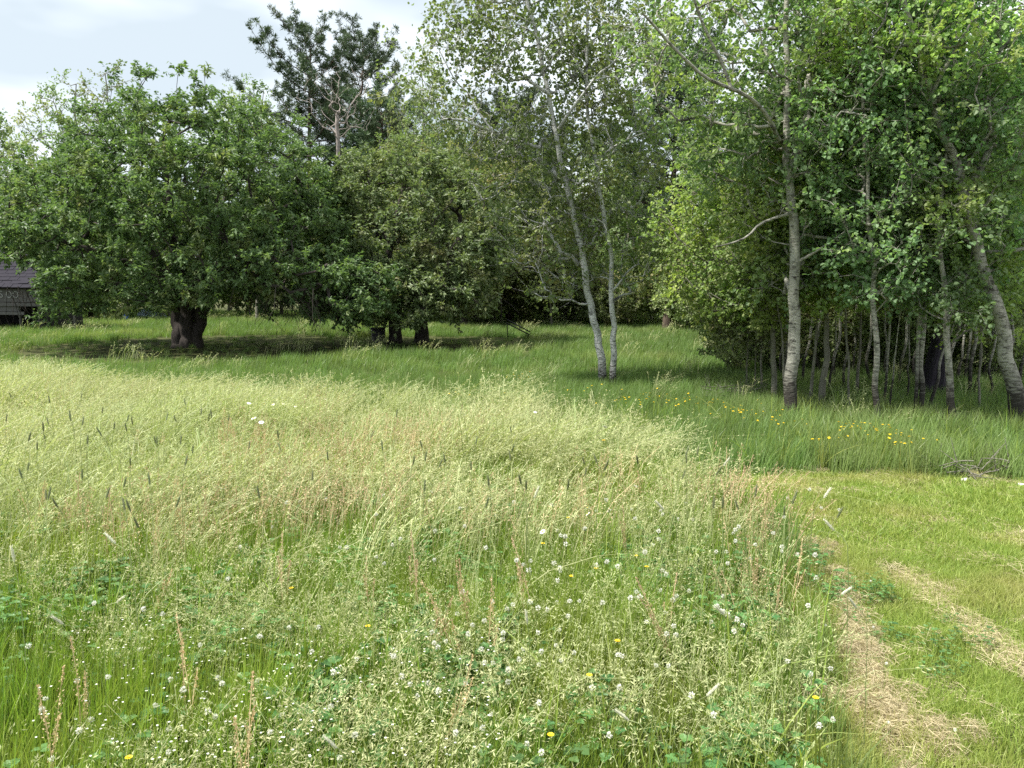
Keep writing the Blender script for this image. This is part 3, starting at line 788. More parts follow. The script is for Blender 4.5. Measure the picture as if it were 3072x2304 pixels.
fit(loose, 10, 200, 34, .9); fit(dense, 10, 275, 36, .9); fit(dense2, 8, 380, 31); fit(yel, 9, 330, 22)

bgd = [
    (P3, top_h(180, 26), 1530, 330, 31, 1.0, 'dark conifer between the olive trees and the white-barked pair'),
    (P3, top_h(180, 26), 1170, 330, 34, 1.1, 'low dark conifer in the gap right of the two pines'),  # proto, H, px, top y, dist, widening, label
    (loose, 10, 395, 180, 37, .9, 'thin pale treetop peeping over the crown centre of the big apple tree'),
    (loose, 10, 780, 215, 33, .8, 'thin shoots-topped tree between the big apple tree and the left pine'),
    (loose, 10, 1290, 120, 31, .65, 'tall loose-leaved tree against the sky right of the pines'),
    (loose, 10, 1400, 330, 35, .8, 'loose-leaved tree against the sky under the long bare birch limb'),
    (dense2, 8, 1150, 440, 34, 1.1, 'low dense tree in the gap between the pines and the smaller apple tree'),
    (dense2, 8, 1420, 400, 33, 1.1, 'broad olive tree above the dark bent limb'),
    (dense, 10, 1560, 400, 36, .9, 'green woodland tree left behind the white-barked pair'),
    (dense2, 8, 1720, 370, 32, 1.0, 'olive woodland tree directly behind the white-barked pair'),
    (loose, 10, 1830, 350, 36, 1.0, 'thin-topped woodland tree between the white-barked pair and the dark conifer'),
    (dense, 10, 1880, 440, 29, .8, 'mid green tree low in front of the dark conifer'),
    (loose, 10, 2080, 400, 31, 1.0, 'thin tree standing against the bright gap right of the dark conifer'),
    (dense, 10, 2250, 360, 27, .8, 'leafy tree behind the forked thick poplar'),
    (yel, 9, 2330, 420, 18, .9, 'yellow-green aspen set back behind the thickest poplar'),
    (loose, 10, 2480, 60, 23, .9, 'tall thin-leaved tree behind the fork of the thickest poplar'),
    (loose, 10, 2640, 300, 25, .8, 'tall dark leafy tree behind the lone knotty stem'),
    (loose, 10, 2760, -60, 22, .9, 'tall thin-leaved tree behind the right-hand clump'),
    (loose, 10, 2900, 60, 24, .8, 'dark leafy tree behind the bent grey stem'),
    (loose, 10, 3060, -100, 20, 1.0, 'tall thin-leaved tree behind the right edge poplar'),
    (dense2, 8, 3020, 300, 17, 1.0, 'round olive tree filling the right edge behind the poplar'),
    (dense, 10, 2420, 300, 34, 1.1, 'far tree filling the gap left of the forked poplar stem'),
    (dense, 10, 2760, 250, 34, 1.1, 'far tree filling the gap above the right-hand clump'),
    (dense, 10, 3120, 150, 32, 1.2, 'far tree at the right edge above the leaning poplar'),
    (dense, 10, 2080, 480, 38, 1.2, 'far tree closing the wood right of the dark conifer'),
    (dense, 10, 1840, 500, 40, 1.2, 'far tree closing the wood behind the white-barked pair'),
    (dense, 10, 1600, 480, 42, 1.2, 'far tree closing the wood above the birch pair gap'),
    (dense, 10, 1330, 480, 41, 1.2, 'far tree closing the wood behind the olive trees'),
    (dense, 10, 1000, 520, 42, 1.2, 'far tree seen low behind the pines'),
    (dense, 10, 700, 480, 42, 1.2, 'far tree hidden mostly by the right part of the big apple crown'),
    (dense, 10, -60, 440, 40, 1.2, 'far tree low at the left edge above the shed'),
    (dense2, 8, 180, 520, 38, 1.2, 'low tree behind the left part of the big apple crown'),
    (dense2, 8, 470, 560, 40, 1.2, 'low tree behind the big apple trunk'),
    (dense2, 8, 850, 560, 37, 1.2, 'low tree behind the gap right of the big apple trunk'),
    (dense2, 8, 2540, 560, 19, 1.0, 'olive tree filling the shade behind the trio of stems'),
    (dense2, 8, 2800, 560, 19, 1.0, 'olive tree filling the shade behind the black stump'),
]
k_ = 0
for pr, H, px, py, dist, wd, lab in bgd:
    k_ += 1
    s = top_h(py, dist) / H
    copy_thing(pr, ground_at(px, dist), rotz=k_ * 1.7, scale=(s * wd, s * wd, s), label=lab)
shrubs = [(2215, 13.6, .50), (2310, 14.2, .55), (2405, 13.8, .5), (2540, 13.4, .55), (2610, 14.4, .7), (2700, 13.0, .5), (2830, 12.6, .5), (2960, 12.4, .55), (1440, 28.2, .8), (1840, 27.5, .7), (2060, 26, .8), (1350, 30, 1.0), (1590, 29.5, .9), (1700, 30, 1.0), (1790, 29, .8), (1890, 30, 1.1), (2000, 28, 1.1), (2100, 25, 1.0), (2190, 21, .9), (1640, 32, 1.5), (1950, 32, 1.5), (1500, 33, 1.5),
          (2260, 18, .9), (2400, 17, 1.0), (2520, 17, .9), (2640, 16.5, .9), (2760, 16, .9), (2880, 15.5, .8), (3000, 15, .9), (3110, 14, .9), (1800, 34, 1.6),
          (2330, 21, 1.3), (2600, 21, 1.4), (2850, 20, 1.4), (3100, 19, 1.4), (300, 33, 1.2), (80, 31, 1.1), (520, 35, 1.3), (760, 36, 1.2), (980, 35, 1.2), (1180, 34, 1.2)]
where = {2215: 'low between the brush heap and the leafy aspen', 2310: 'low behind the yellow-leaved aspen stem', 2405: 'low just behind the thickest poplar', 2540: 'low right of the trio of stems', 2610: 'behind the dim straight stem', 2700: 'low left of the touching pale stems', 2830: 'low between the black stump and the bent stem', 2960: 'low left of the right edge poplar', 1440: 'in front of the dull brownish tree', 1840: 'low in the gap between the two birch trunks', 2060: 'at the right end of the far clearing', 1350: 'behind the smaller apple trunk', 1590: 'left of the short pale stem', 1700: 'just right of the short pale stem', 1790: 'behind the left birch trunk', 1890: 'right behind the upright birch trunk',
         2000: 'at the bright grass end right of the birch pair', 2100: 'at the corner where the wood turns forward', 2190: 'near the left end of the thicket', 1640: 'tall, in the dark behind the short pale stem',
         1950: 'tall, in the darkest hollow of the wood', 1500: 'tall, behind the metal frame', 2260: 'behind the leafy corner saplings', 2400: 'in shade behind the trio of stems', 2520: 'in shade right of the trio',
         2640: 'in shade behind the lone knotty stem', 2760: 'in shade behind the touching stems', 2880: 'in shade behind the bent grey stem', 3000: 'in shade left of the right edge poplar', 3110: 'at the far right edge in shade',
         1800: 'tallest, deep behind the birch pair', 2330: 'deep behind the yellow-leaved aspen', 2600: 'deep behind the dim straight stem', 2850: 'deep behind the black stump', 3100: 'deep behind the right edge poplar',
         300: 'beside the shed posts', 80: 'over the shed roof', 520: 'far behind the big apple trunk', 760: 'far right of the big apple trunk', 980: 'far behind the hanging bare twigs', 1180: 'far behind the dark tub'}
for i, (px, dist, s) in enumerate(shrubs):
    copy_thing(shr, ground_at(px, dist), rotz=i * 2.1, scale=s, label='dark leafy shrub ' + where[px])


# ------------------------------------------------------------------ the ground and its zones
def poly(pts, z=0.0):
    return np.array([gp(x, y, z)[:2] if not isinstance(x, float) else (x, y) for x, y in pts])
def inside(P, poly_):
    x, y = P[:, 0], P[:, 1]
    c = np.zeros(len(P), bool)
    n = len(poly_)
    for i in range(n):
        x1, y1 = poly_[i]; x2, y2 = poly_[(i + 1) % n]
        cond = (y1 > y) != (y2 > y)
        with np.errstate(divide='ignore', invalid='ignore'):
            xi = (x2 - x1) * (y - y1) / (y2 - y1 + 1e-12) + x1
        c ^= cond & (x < xi)
    return c
def vnoise(P, scale, seed=0):
    """smooth value noise 0..1 on the ground plane"""
    r = np.random.default_rng(seed)
    G = r.uniform(0, 1, (64, 64))
    q = P[:, :2] * scale + 200.5
    i = np.floor(q).astype(int); f = q - i; f = f * f * (3 - 2 * f)
    a = G[i[:, 0] % 64, i[:, 1] % 64]; b = G[(i[:, 0] + 1) % 64, i[:, 1] % 64]
    c = G[i[:, 0] % 64, (i[:, 1] + 1) % 64]; d = G[(i[:, 0] + 1) % 64, (i[:, 1] + 1) % 64]
    return (a * (1 - f[:, 0]) + b * f[:, 0]) * (1 - f[:, 1]) + (c * (1 - f[:, 0]) + d * f[:, 0]) * f[:, 1]
edge_px = [(2080, 1470), (2200, 1500), (2290, 1560), (2340, 1640), (2390, 1760), (2420, 1900), (2440, 2040), (2470, 2180), (2500, 2330)]
edge_w = np.array([gp(*p)[:2] for p in edge_px])
tail = np.array([(.95, 1.6), (.8, 0.6)])
MEADOW = np.concatenate([poly([(-900, 1150), (0, 1150), (400, 1178), (700, 1200), (1150, 1225), (1500, 1255), (1800, 1310), (2000, 1360)], .12), edge_w, tail, np.array([(-3.0, .6), (-9.0, 8.0)])])
LAWN = np.concatenate([edge_w, tail, np.array([(9.0, .6), (9.0, 7.0)]), poly([(3200, 1442), (2900, 1432), (2600, 1418), (2350, 1425), (2080, 1455)])])
TREES_XY = [gp(560, 1040)[:2], gp(1240, 1030)[:2]]

gx = np.linspace(-30, 30, 181); gy = np.linspace(-4, 56, 181)
X, Y = np.meshgrid(gx, gy)
Z = 0.03 * (vnoise(np.stack([X.ravel(), Y.ravel()], 1), .7, 3) - .5) - .01
V = np.stack([X.ravel(), Y.ravel(), Z], 1)
far = []
i = (np.arange(180)[:, None] * 181 + np.arange(180)[None]).ravel()
T = np.concatenate([np.stack([i, i + 1, i + 182], 1), np.stack([i, i + 182, i + 181], 1)])
# skirt out to the horizon
n0 = len(V)
ring = [(-30, -4), (30, -4), (30, 56), (-30, 56)]
big = [(-600, -600), (600, -600), (600, 600), (-600, 600)]
Vs = np.array([(x, y, -.03) for x, y in ring] + [(x, y, -.03) for x, y in big])
Ts = []
for k in range(4):
    a, b = k, (k + 1) % 4
    Ts += [(n0 + a, n0 + 4 + a, n0 + 4 + b), (n0 + a, n0 + 4 + b, n0 + b)]
V = np.vstack([V, Vs]); T = np.vstack([T, Ts])
m, t = new_mat('soil_and_moss')
Nn = t.nodes.new; Lk = t.links.new
tc = Nn('ShaderNodeTexCoord')
n1 = Nn('ShaderNodeTexNoise'); n1.inputs['Scale'].default_value = 1.3; n1.inputs['Detail'].default_value = 6
n2 = Nn('ShaderNodeTexNoise'); n2.inputs['Scale'].default_value = 45; n2.inputs['Detail'].default_value = 5
Lk(tc.outputs['Object'], n1.inputs['Vector']); Lk(tc.outputs['Object'], n2.inputs['Vector'])
c1 = Nn('ShaderNodeMixRGB'); c1.inputs[1].default_value = (.075, .085, .035, 1); c1.inputs[2].default_value = (.11, .14, .045, 1)
c2 = Nn('ShaderNodeMixRGB'); c2.inputs[1].default_value = (.045, .038, .022, 1)
Lk(n1.outputs['Fac'], c1.inputs[0]); Lk(n2.outputs['Fac'], c2.inputs[0]); Lk(c1.outputs[0], c2.inputs[2])
b_ = Nn('ShaderNodeBsdfPrincipled'); b_.inputs['Roughness'].default_value = .95; b_.inputs['Specular IOR Level'].default_value = .1
Lk(c2.outputs[0], b_.inputs['Base Color'])
o_ = Nn('ShaderNodeOutputMaterial'); Lk(b_.outputs[0], o_.inputs[0])
tag(link('ground', np_mesh('ground', V, T, [m], None, None, True)), kind='structure')

# ------------------------------------------------------------------ plants of the meadow
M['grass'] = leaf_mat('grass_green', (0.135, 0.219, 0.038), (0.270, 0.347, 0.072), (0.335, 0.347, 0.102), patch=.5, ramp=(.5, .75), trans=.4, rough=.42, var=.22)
M['lush_green'] = leaf_mat('grass_lush', (0.106, 0.175, 0.052), (0.202, 0.286, 0.094), (0.276, 0.318, 0.122), patch=.35, ramp=(.5, .75), trans=.4, rough=.42, var=.22)  # darker, bluer green of the grass outside the meadow
M['straw'] = leaf_mat('flowering_grass', (0.443, 0.460, 0.243), (0.639, 0.620, 0.369), (0.433, 0.480, 0.234), patch=.45, ramp=(.45, .65), trans=.35, rough=.6, spec=.2, var=.14, tcol=(1.1, 1.1, .8))
M['stem'] = leaf_mat('grass_stem', (0.26, 0.32, 0.13), (0.44, 0.46, 0.24), None, trans=.3, var=.15)
M['sorrel'] = leaf_mat('sorrel_seed', (0.44, 0.33, 0.19), (0.62, 0.50, 0.32), None, trans=.3, rough=.7, spec=.1, var=.15, tcol=(1.1, 1, .8))
M['lawn'] = leaf_mat('mown_grass', (0.193, 0.274, 0.060), (0.345, 0.400, 0.108), (0.406, 0.391, 0.162), patch=1.2, ramp=(.5, .72), trans=.4, rough=.5, var=.15)
M['hay'] = leaf_mat('dry_hay', (0.40, 0.34, 0.20), (0.64, 0.56, 0.38), None, trans=.2, rough=.7, spec=.15, var=.1, tcol=(1, 1, .8))
M['clover_leaf'] = leaf_mat('clover_leaf', (0.06, 0.15, 0.045), (0.13, 0.24, 0.07), None, trans=.3, var=.2)
M['white'] = leaf_mat('white_petal', (0.62, 0.62, 0.52), (0.80, 0.80, 0.76), None, trans=.25, var=.05, tcol=(1, 1, .9))
M['yellow_petal'] = leaf_mat('yellow_petal', (0.75, 0.52, 0.02), (0.85, 0.66, 0.03), None, trans=.2, var=.05, tcol=(1, 1, .5))
M['timothy'] = leaf_mat('timothy_head', (0.14, 0.165, 0.08), (0.25, 0.27, 0.14), None, trans=.1, var=.2)
M['timothy_pale'] = leaf_mat('timothy_head_pale', (0.50, 0.50, 0.38), (0.66, 0.66, 0.52), None, trans=.15, var=.1)

def blades(r, n, rad, h, w, lean=.35, curve=.5, mi=0, seg=3, wind=(0.25, 0.05), z0=0.0):
    """n tapered blades, each a bent ribbon of seg segments"""
    a = r.uniform(0, 6.283, n); q = rad * np.sqrt(r.uniform(0, 1, n))
    o = np.stack([q * np.cos(a), q * np.sin(a), np.full(n, z0)], 1)
    H = h * r.uniform(.45, 1.12, n)
    ld = r.uniform(0, 6.283, n)
    ln = np.abs(r.normal(0, lean, n))
    dx = np.stack([np.cos(ld) * ln + wind[0] * r.uniform(.3, 1.2, n), np.sin(ld) * ln + wind[1]], 1)
    fac = r.uniform(0, 6.283, n)
    sd = np.stack([np.cos(fac), np.sin(fac), np.zeros(n)], 1)
    W = w * r.uniform(.6, 1.3, n)
    V = []
    for k in range(seg + 1):
        t = k / seg
        c = o.copy()
        c[:, :2] += dx * (H * (t * .35 + curve * t * t))[:, None]
        c[:, 2] += H * (t - .22 * curve * np.linalg.norm(dx, axis=1) * t ** 3)
        if k < seg:
            ww = (W * (1 - t ** 1.6 * .75) * .5)[:, None]
            V += [c - sd * ww, c + sd * ww]
        else:
            V += [c]
    k = 2 * seg + 1
    V = np.stack(V, 1)
    i = np.arange(n)[:, None] * k
    T = []
    for s in range(seg - 1):
        T += [i + np.array([[2 * s, 2 * s + 1, 2 * s + 3]]), i + np.array([[2 * s, 2 * s + 3, 2 * s + 2]])]
    T += [i + np.array([[2 * seg - 2, 2 * seg - 1, 2 * seg]])]
    return V.reshape(-1, 3), np.concatenate(T), np.repeat(r.uniform(0, 1, n), k)

def flowering(mb, r, n, rad, h, wst, sp_n, sp_L, sp_w, pan_l, pan_r, ms, mh, wind=(.25, .05), lean=.2, nod=.5, seg=4):
    """stems that carry a loose panicle of small spikelets"""
    for _ in range(n):
        a = r.uniform(0, 6.283); q = rad * math.sqrt(r.uniform())
        o = np.array((q * math.cos(a), q * math.sin(a), 0))
        H = h * r.uniform(.6, 1.12)
        l = np.array((r.normal(0, lean) + wind[0] * r.uniform(.3, 1.4), r.normal(0, lean) + wind[1]))
        P = []
        for k in range(seg + 1):
            t = k / seg
            P.append(o + np.array((l[0] * H * (t * .3 + nod * t ** 3), l[1] * H * (t * .3 + nod * t ** 3), H * (t - .25 * nod * np.linalg.norm(l) * t ** 4))))
        P = np.array(P)
        f = r.uniform(0, 3.14); sd = np.array((math.cos(f), math.sin(f), 0)) * wst / 2
        V = np.concatenate([np.stack([p - sd, p + sd]) for p in P])
        T = [(2 * s, 2 * s + 1, 2 * s + 3) for s in range(seg)] + [(2 * s, 2 * s + 3, 2 * s + 2) for s in range(seg)]
        mb.add(V, T, r.uniform(), ms)
        m = sp_n
        u = 1 - r.uniform(0, 1, m) ** 1.2 * pan_l
        c = np.stack([np.interp(u, np.linspace(0, 1, seg + 1), P[:, k]) for k in range(3)], 1)
        ax = nrm(P[-1] - P[-2])
        rr = pan_r * np.sin(np.clip((1 - u) / pan_l, 0.05, 1) * 2.6) * r.uniform(.1, 1, m)
        od = nrm(r.normal(0, 1, (m, 3)))
        c = c + od * rr[:, None]
        d = nrm(ax * .8 + od * .7 + (0, 0, -.25 * nod) + r.normal(0, .25, (m, 3)))
        nn = nrm(np.cross(d, r.normal(0, 1, (m, 3))))
        V, T, ti = leaf_geo(c, d, nn, sp_L * r.uniform(.7, 1.3, m), sp_w / sp_L, 4, .06, r.uniform(0, 1, m))
        mb.add(V, T, ti, mh)

pr = np.random.default_rng(5)
def green_tuft(lod, mat):
    mb = MB()
    n, rad, h, w_ = [(52, .10, .36, .0042), (40, .16, .36, .008), (34, .26, .38, .016)][lod]
    V, T, ti = blades(pr, n, rad, h, w_, lean=.28, curve=.6, seg=3 if lod < 2 else 2, wind=(.12, .03) if lod == 0 else (.25, .05))
    mb.add(V, T, ti)
    V, T, ti = blades(pr, n // 2, rad, h * .55, w_ * 1.2, lean=.6, curve=.9, seg=2)
    mb.add(V, T, ti * .6)
    return mb.mesh('green_tuft', [M[mat]])
def pale_tuft(lod):
    mb = MB()
    p = [dict(n=7, rad=.12, h=.50, wst=.0017, sp_n=26, sp_L=.0075, sp_w=.0026, pan_l=.36, pan_r=.030),
         dict(n=11, rad=.20, h=.58, wst=.0050, sp_n=12, sp_L=.022, sp_w=.0080, pan_l=.36, pan_r=.026),
         dict(n=14, rad=.34, h=.60, wst=.008, sp_n=7, sp_L=.045, sp_w=.013, pan_l=.34, pan_r=.025)][lod]
    flowering(mb, pr, ms=1, mh=0, nod=1.0 if lod else .5, wind=(.42, .04) if lod else (.14, .02), lean=.24 if lod else .16, **p)
    if lod:
        V, T, ti = blades(pr, [0, 9, 12][lod], p['rad'], .5, [0, .007, .012][lod], lean=.35, curve=.9, wind=(.35, .05))
        mb.add(V, T, ti, 0)
    return mb.mesh('pale_tuft', [M['straw'], M['stem']])
def sorrel_tuft(lod):
    mb = MB()
    p = [dict(n=3, rad=.07, h=.40, wst=.003, sp_n=60, sp_L=.0060, sp_w=.0050, pan_l=.45, pan_r=.012),
         dict(n=7, rad=.16, h=.56, wst=.003, sp_n=22, sp_L=.011, sp_w=.007, pan_l=.45, pan_r=.045)][lod]
    flowering(mb, pr, ms=0, mh=0, nod=.3, wind=(.25, .02), lean=.24, **p)
    return mb.mesh('sorrel_tuft', [M['sorrel']])
def brome_tuft():
    mb = MB()
    flowering(mb, pr, 6, .12, .36, .0016, 17, .015, .0040, .42, .05, 1, 0, wind=(.12, -.08), lean=.28, nod=1.0)
    return mb.mesh('brome_tuft', [M['straw'], M['stem']])
def clover_patch():
    mb = MB()
    for _ in range(26):
        a = pr.uniform(0, 6.28); q = .13 * math.sqrt(pr.uniform())
        c = np.array((q * math.cos(a), q * math.sin(a), pr.uniform(.05, .17)))
        t0 = pr.uniform(0, 6.28)
        th = t0 + np.arange(3) * 2.094
        d = nrm(np.stack([np.cos(th), np.sin(th), np.full(3, .15)], 1)); nn = nrm(np.array([(0, 0, 1.)] * 3) + pr.normal(0, .25, 3))
        V, T, ti = leaf_geo(np.repeat(c[None], 3, 0), d, nn, np.full(3, pr.uniform(.014, .024)), .85, 6, .1, np.full(3, pr.uniform()))
        mb.add(V, T, ti)
        mb.tube([c * (1, 1, 0), c], .0009, 3, .3)
    return mb.mesh('clover_patch', [M['clover_leaf']])
def broad_tuft():
    mb = MB()
    V, T, ti = blades(pr, 14, .06, .38, .008, lean=.38, curve=.9, seg=5, wind=(.1, 0))
    mb.add(V, T, ti)
    return mb.mesh('broad_tuft', [M['grass']])
def lawn_tile(lod):
    mb = MB()
    n, w_, s_ = [(220, .0032, 1), (150, .0075, 1.6)][lod]
    V, T, ti = blades(pr, n, .13 * s_, .062, w_, lean=.55, curve=.8, seg=2, wind=(.1, 0))
    mb.add(V, T, ti)
    return mb.mesh('lawn_tile', [M['lawn']])
def hay_tile(nst, ht, L=.11, rad=.12, w_=.0026):
    mb = MB()
    n = nst
    a = pr.uniform(0, 6.28, n); q = rad * np.sqrt(pr.uniform(0, 1, n))
    c = np.stack([q * np.cos(a), q * np.sin(a), ht * pr.uniform(.1, 1, n) * (1 - (q / rad) ** 2 * .7)], 1)
    th = pr.uniform(0, 6.28, n)
    d = nrm(np.stack([np.cos(th), np.sin(th), pr.normal(0, .25, n)], 1))
    l = L * pr.uniform(.4, 1.5, n)[:, None] * .5
    up = nrm(np.cross(d, pr.normal(0, 1, (n, 3))) )
    sag = np.array((0, 0, .12)) * l
    sd = up * w_ / 2
    V = np.stack([c - d * l - sd - sag, c - d * l + sd - sag, c - sd, c + sd, c + d * l - sag], 1)
    i = np.arange(n)[:, None] * 5
    T = np.concatenate([i + np.array([[0, 1, 3]]), i + np.array([[0, 3, 2]]), i + np.array([[2, 3, 4]])])
    mb.add(V.reshape(-1, 3), T, np.repeat(pr.uniform(0, 1, n), 5))
    return mb.mesh('hay_tile', [M['hay']])

def scatter(name, meshes, P, scl, rotz, tilt=None, kind='stuff'):
    """one ground-cover object: geometry nodes place the tufts on its points"""
    n = len(P)
    if n == 0: return
    cl = bpy.data.collections.new(name + '_tufts')
    for i, me in enumerate(meshes):
        o = bpy.data.objects.new(f'{name}_tuft_{i:02d}', me)
        cl.objects.link(o)
    me = bpy.data.meshes.new(name)
    me.vertices.add(n)
    P = np.asarray(P, np.float32)
    me.vertices.foreach_set('co', P.ravel())
    a = me.attributes.new('rot', 'FLOAT_VECTOR', 'POINT')
    R = np.zeros((n, 3), np.float32); R[:, 2] = rotz
    if tilt is not None: R[:, :2] = tilt
    a.data.foreach_set('vector', R.ravel())
    a = me.attributes.new('scl', 'FLOAT_VECTOR', 'POINT')
    scl = np.asarray(scl, np.float32)
    if scl.ndim == 1: scl = np.repeat(scl[:, None], 3, 1)
    a.data.foreach_set('vector', np.ascontiguousarray(scl).ravel())
    a = me.attributes.new('idx', 'INT', 'POINT')
    a.data.foreach_set('value', rng.integers(0, len(meshes), n).astype(np.int32))
    g = bpy.data.node_groups.new(name, 'GeometryNodeTree')
    g.interface.new_socket('Geometry', in_out='INPUT', socket_type='NodeSocketGeometry')
    g.interface.new_socket('Geometry', in_out='OUTPUT', socket_type='NodeSocketGeometry')
    gi = g.nodes.new('NodeGroupInput'); go = g.nodes.new('NodeGroupOutput')
    iop = g.nodes.new('GeometryNodeInstanceOnPoints')
    ci = g.nodes.new('GeometryNodeCollectionInfo')
    ci.inputs['Collection'].default_value = cl
    ci.inputs['Separate Children'].default_value = True
    ci.inputs['Reset Children'].default_value = True
    def na(nm, ty):
        q = g.nodes.new('GeometryNodeInputNamedAttribute'); q.data_type = ty; q.inputs['Name'].default_value = nm
        return [s for s in q.outputs if s.enabled and s.name == 'Attribute'][0]
    g.links.new(gi.outputs[0], iop.inputs['Points'])
    g.links.new(ci.outputs[0], iop.inputs['Instance'])
    iop.inputs['Pick Instance'].default_value = True
    g.links.new(na('idx', 'INT'), iop.inputs['Instance Index'])
    e2r = g.nodes.new('FunctionNodeEulerToRotation')
    g.links.new(na('rot', 'FLOAT_VECTOR'), e2r.inputs[0])
    g.links.new(e2r.outputs[0], iop.inputs['Rotation'])
    g.links.new(na('scl', 'FLOAT_VECTOR'), iop.inputs['Scale'])
    g.links.new(iop.outputs[0], go.inputs[0])
    o = bpy.data.objects.new(name, me)
    COL.objects.link(o)
    md = o.modifiers.new('tufts', 'NODES'); md.node_group = g
    tag(o, kind=kind)
    return o

def cand(dens, y0, y1, seed, margin=1.0, k=.70):
    """random points in the field of view (plus a margin) between two distances"""
    r = np.random.default_rng(seed)
    A = 0.5 * ((2 * k * y0 + 2 * margin) + (2 * k * y1 + 2 * margin)) * (y1 - y0)
    n = int(A * dens * 1.35)
    y = np.sqrt(r.uniform(y0 ** 2, y1 ** 2, n)) if y1 > 2 * y0 else r.uniform(y0, y1, n)
    x = r.uniform(-1, 1, n) * (k * y + margin)
    dw = (k * y + margin) / y; dw /= dw.max()
    keep = r.uniform(0, 1, n) < (dw if y1 > 2 * y0 else np.ones(n))
    P = np.stack([x, y, np.zeros(n)], 1)[keep]
    return P, r
def zone(P, r, jit=.22):
    Q = P[:, :2] + r.normal(0, jit, (len(P), 2)) * np.clip(P[:, 1:2] / 8, .25, 1.6)
    Qm = Q + np.stack([np.zeros(len(P)), (vnoise(P, .6, 9) - .5) * 1.6 * np.clip((P[:, 1] - 5) / 6, 0, 1)], 1)
    z = np.full(len(P), 'g')
    z[inside(Qm, MEADOW)] = 'm'
    QL = P[:, :2] + r.normal(0, .05, (len(P), 2)) + ((vnoise(P, 2.2, 4) - .5) * .25)[:, None]
    z[inside(QL, LAWN)] = 'l'
    z[(z == 'm') & (~inside(QL, MEADOW)) & (P[:, 0] > 1.2) & (P[:, 1] < 7)] = 'l'
    return z
def crown_shade(P):
    d = np.full(len(P), 9.)
    for c, q in zip([c + (.8, -.3) for c in TREES_XY], (4.6, 3.0)):
        d = np.minimum(d, np.linalg.norm((P[:, :2] - c) / q, axis=1))
    return d
EDGE = np.concatenate([edge_w, tail])
def edge_low(P):
    d = np.full(len(P), 9.)
    for a, b in zip(EDGE[:-1], EDGE[1:]):
        ab = b - a; t = np.clip(((P[:, :2] - a) @ ab) / (ab @ ab), 0, 1)
        d = np.minimum(d, np.linalg.norm(P[:, :2] - (a + t[:, None] * ab), axis=1))
    return .55 + .45 * np.clip(d / .55, 0, 1)
def rz(r, n): return r.normal(0, .5, n)

g_lods = [[green_tuft(k, 'grass') for _ in range(4)] for k in range(3)]
s_lods = [[green_tuft(k, 'lush_green') for _ in range(4)] for k in range(3)]
p_lods = [[pale_tuft(k) for _ in range(5)] for k in range(3)]
RANGES = [(1.2, 5.5, 0), (5.5, 13.0, 1), (13.0, 44.0, 2)]
def red_patch(P):
    v = np.zeros(len(P))
    for px, py, rx, ry in [(950, 1330, 1.0, .9), (1150, 1290, .7, .6), (620, 1490, .7, .32), (250, 1510, .8, .28), (2350, 1440, .5, .35), (2420, 1500, .28, .55), (2170, 1420, .4, .3),
                           (850, 1640, .12, .15), (1900, 1400, .5, .3), (2330, 1560, .25, .4), (1540, 1500, .3, .2), (420, 1540, .3, .2), (1000, 1480, .5, .2)]:
        c = gp(px, py, .42)[:2]
        v = np.maximum(v, np.exp(-(((P[:, :2] - c) / (rx, ry)) ** 2).sum(1) * 1.2))
    return v
for y0, y1, lod in RANGES:
    P, r = cand([120, 62, 17][lod], y0, y1, 100 + lod)
    z = zone(P, r)
    cs = crown_shade(P)
    nz = vnoise(P, 1.1, 21); nz2 = vnoise(P, .45, 22)
    # green undergrowth in the meadow
    mm = z == 'm'
    dn = np.clip((P[:, 1] - 4.2) / 4.5, 0, 1)          # farther out the flowering grass closes over
    k = mm & (r.uniform(0, 1, len(P)) < (.95 - .25 * dn))
    sc = np.where(nz > .55, 1.0, .78) * r.uniform(.75, 1.15, len(P)) * (1.0 - .32 * dn) * edge_low(P)
    if k.any(): scatter(['meadow_grass', 'meadow_grass_beyond', 'meadow_grass_far'][lod], g_lods[lod], P[k], sc[k], rz(r, k.sum()))
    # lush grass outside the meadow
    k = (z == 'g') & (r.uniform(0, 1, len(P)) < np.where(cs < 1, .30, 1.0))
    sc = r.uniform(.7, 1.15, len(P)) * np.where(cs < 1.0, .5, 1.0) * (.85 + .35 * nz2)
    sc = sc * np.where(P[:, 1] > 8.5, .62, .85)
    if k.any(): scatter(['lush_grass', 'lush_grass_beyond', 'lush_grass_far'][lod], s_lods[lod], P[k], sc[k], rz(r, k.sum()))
    # pale flowering grass
    P, r = cand([100, 72, 18][lod], 3.6 if lod == 1 else y0, y1, 110 + lod)
    z = zone(P, r)
    nz = vnoise(P, .9, 23)
    prob = np.where(P[:, 1] < 5.5, np.clip((P[:, 1] - 2.2) / 2.2, .15, 1) * np.clip((nz - .2) * 3, .3, 1), 1.0)
    if lod == 1: prob = np.clip((P[:, 1] - 3.6 + (vnoise(P, 1.2, 71) - .5) * 2.0) / 3.2, 0, 1)
    prob = prob * np.where((vnoise(P, .7, 72) > .74) & (P[:, 1] > 4), .45, 1)
    prob = np.where(z == 'm', prob, np.where((z == 'g') & (P[:, 1] > 8), .012, 0))
    prob *= 1 - .35 * red_patch(P)
    k = r.uniform(0, 1, len(P)) < prob
    if k.any(): scatter(['flowering_grass', 'flowering_grass_beyond', 'flowering_grass_far'][lod], p_lods[lod], P[k], (r.uniform(.72, 1.0, len(P)) * (.72 + .5 * vnoise(P, 1.4, 61)) * np.where(z == 'g', .8, 1) * edge_low(P))[k], rz(r, k.sum()) + (vnoise(P, .8, 62)[k] - .5) * 2.2)
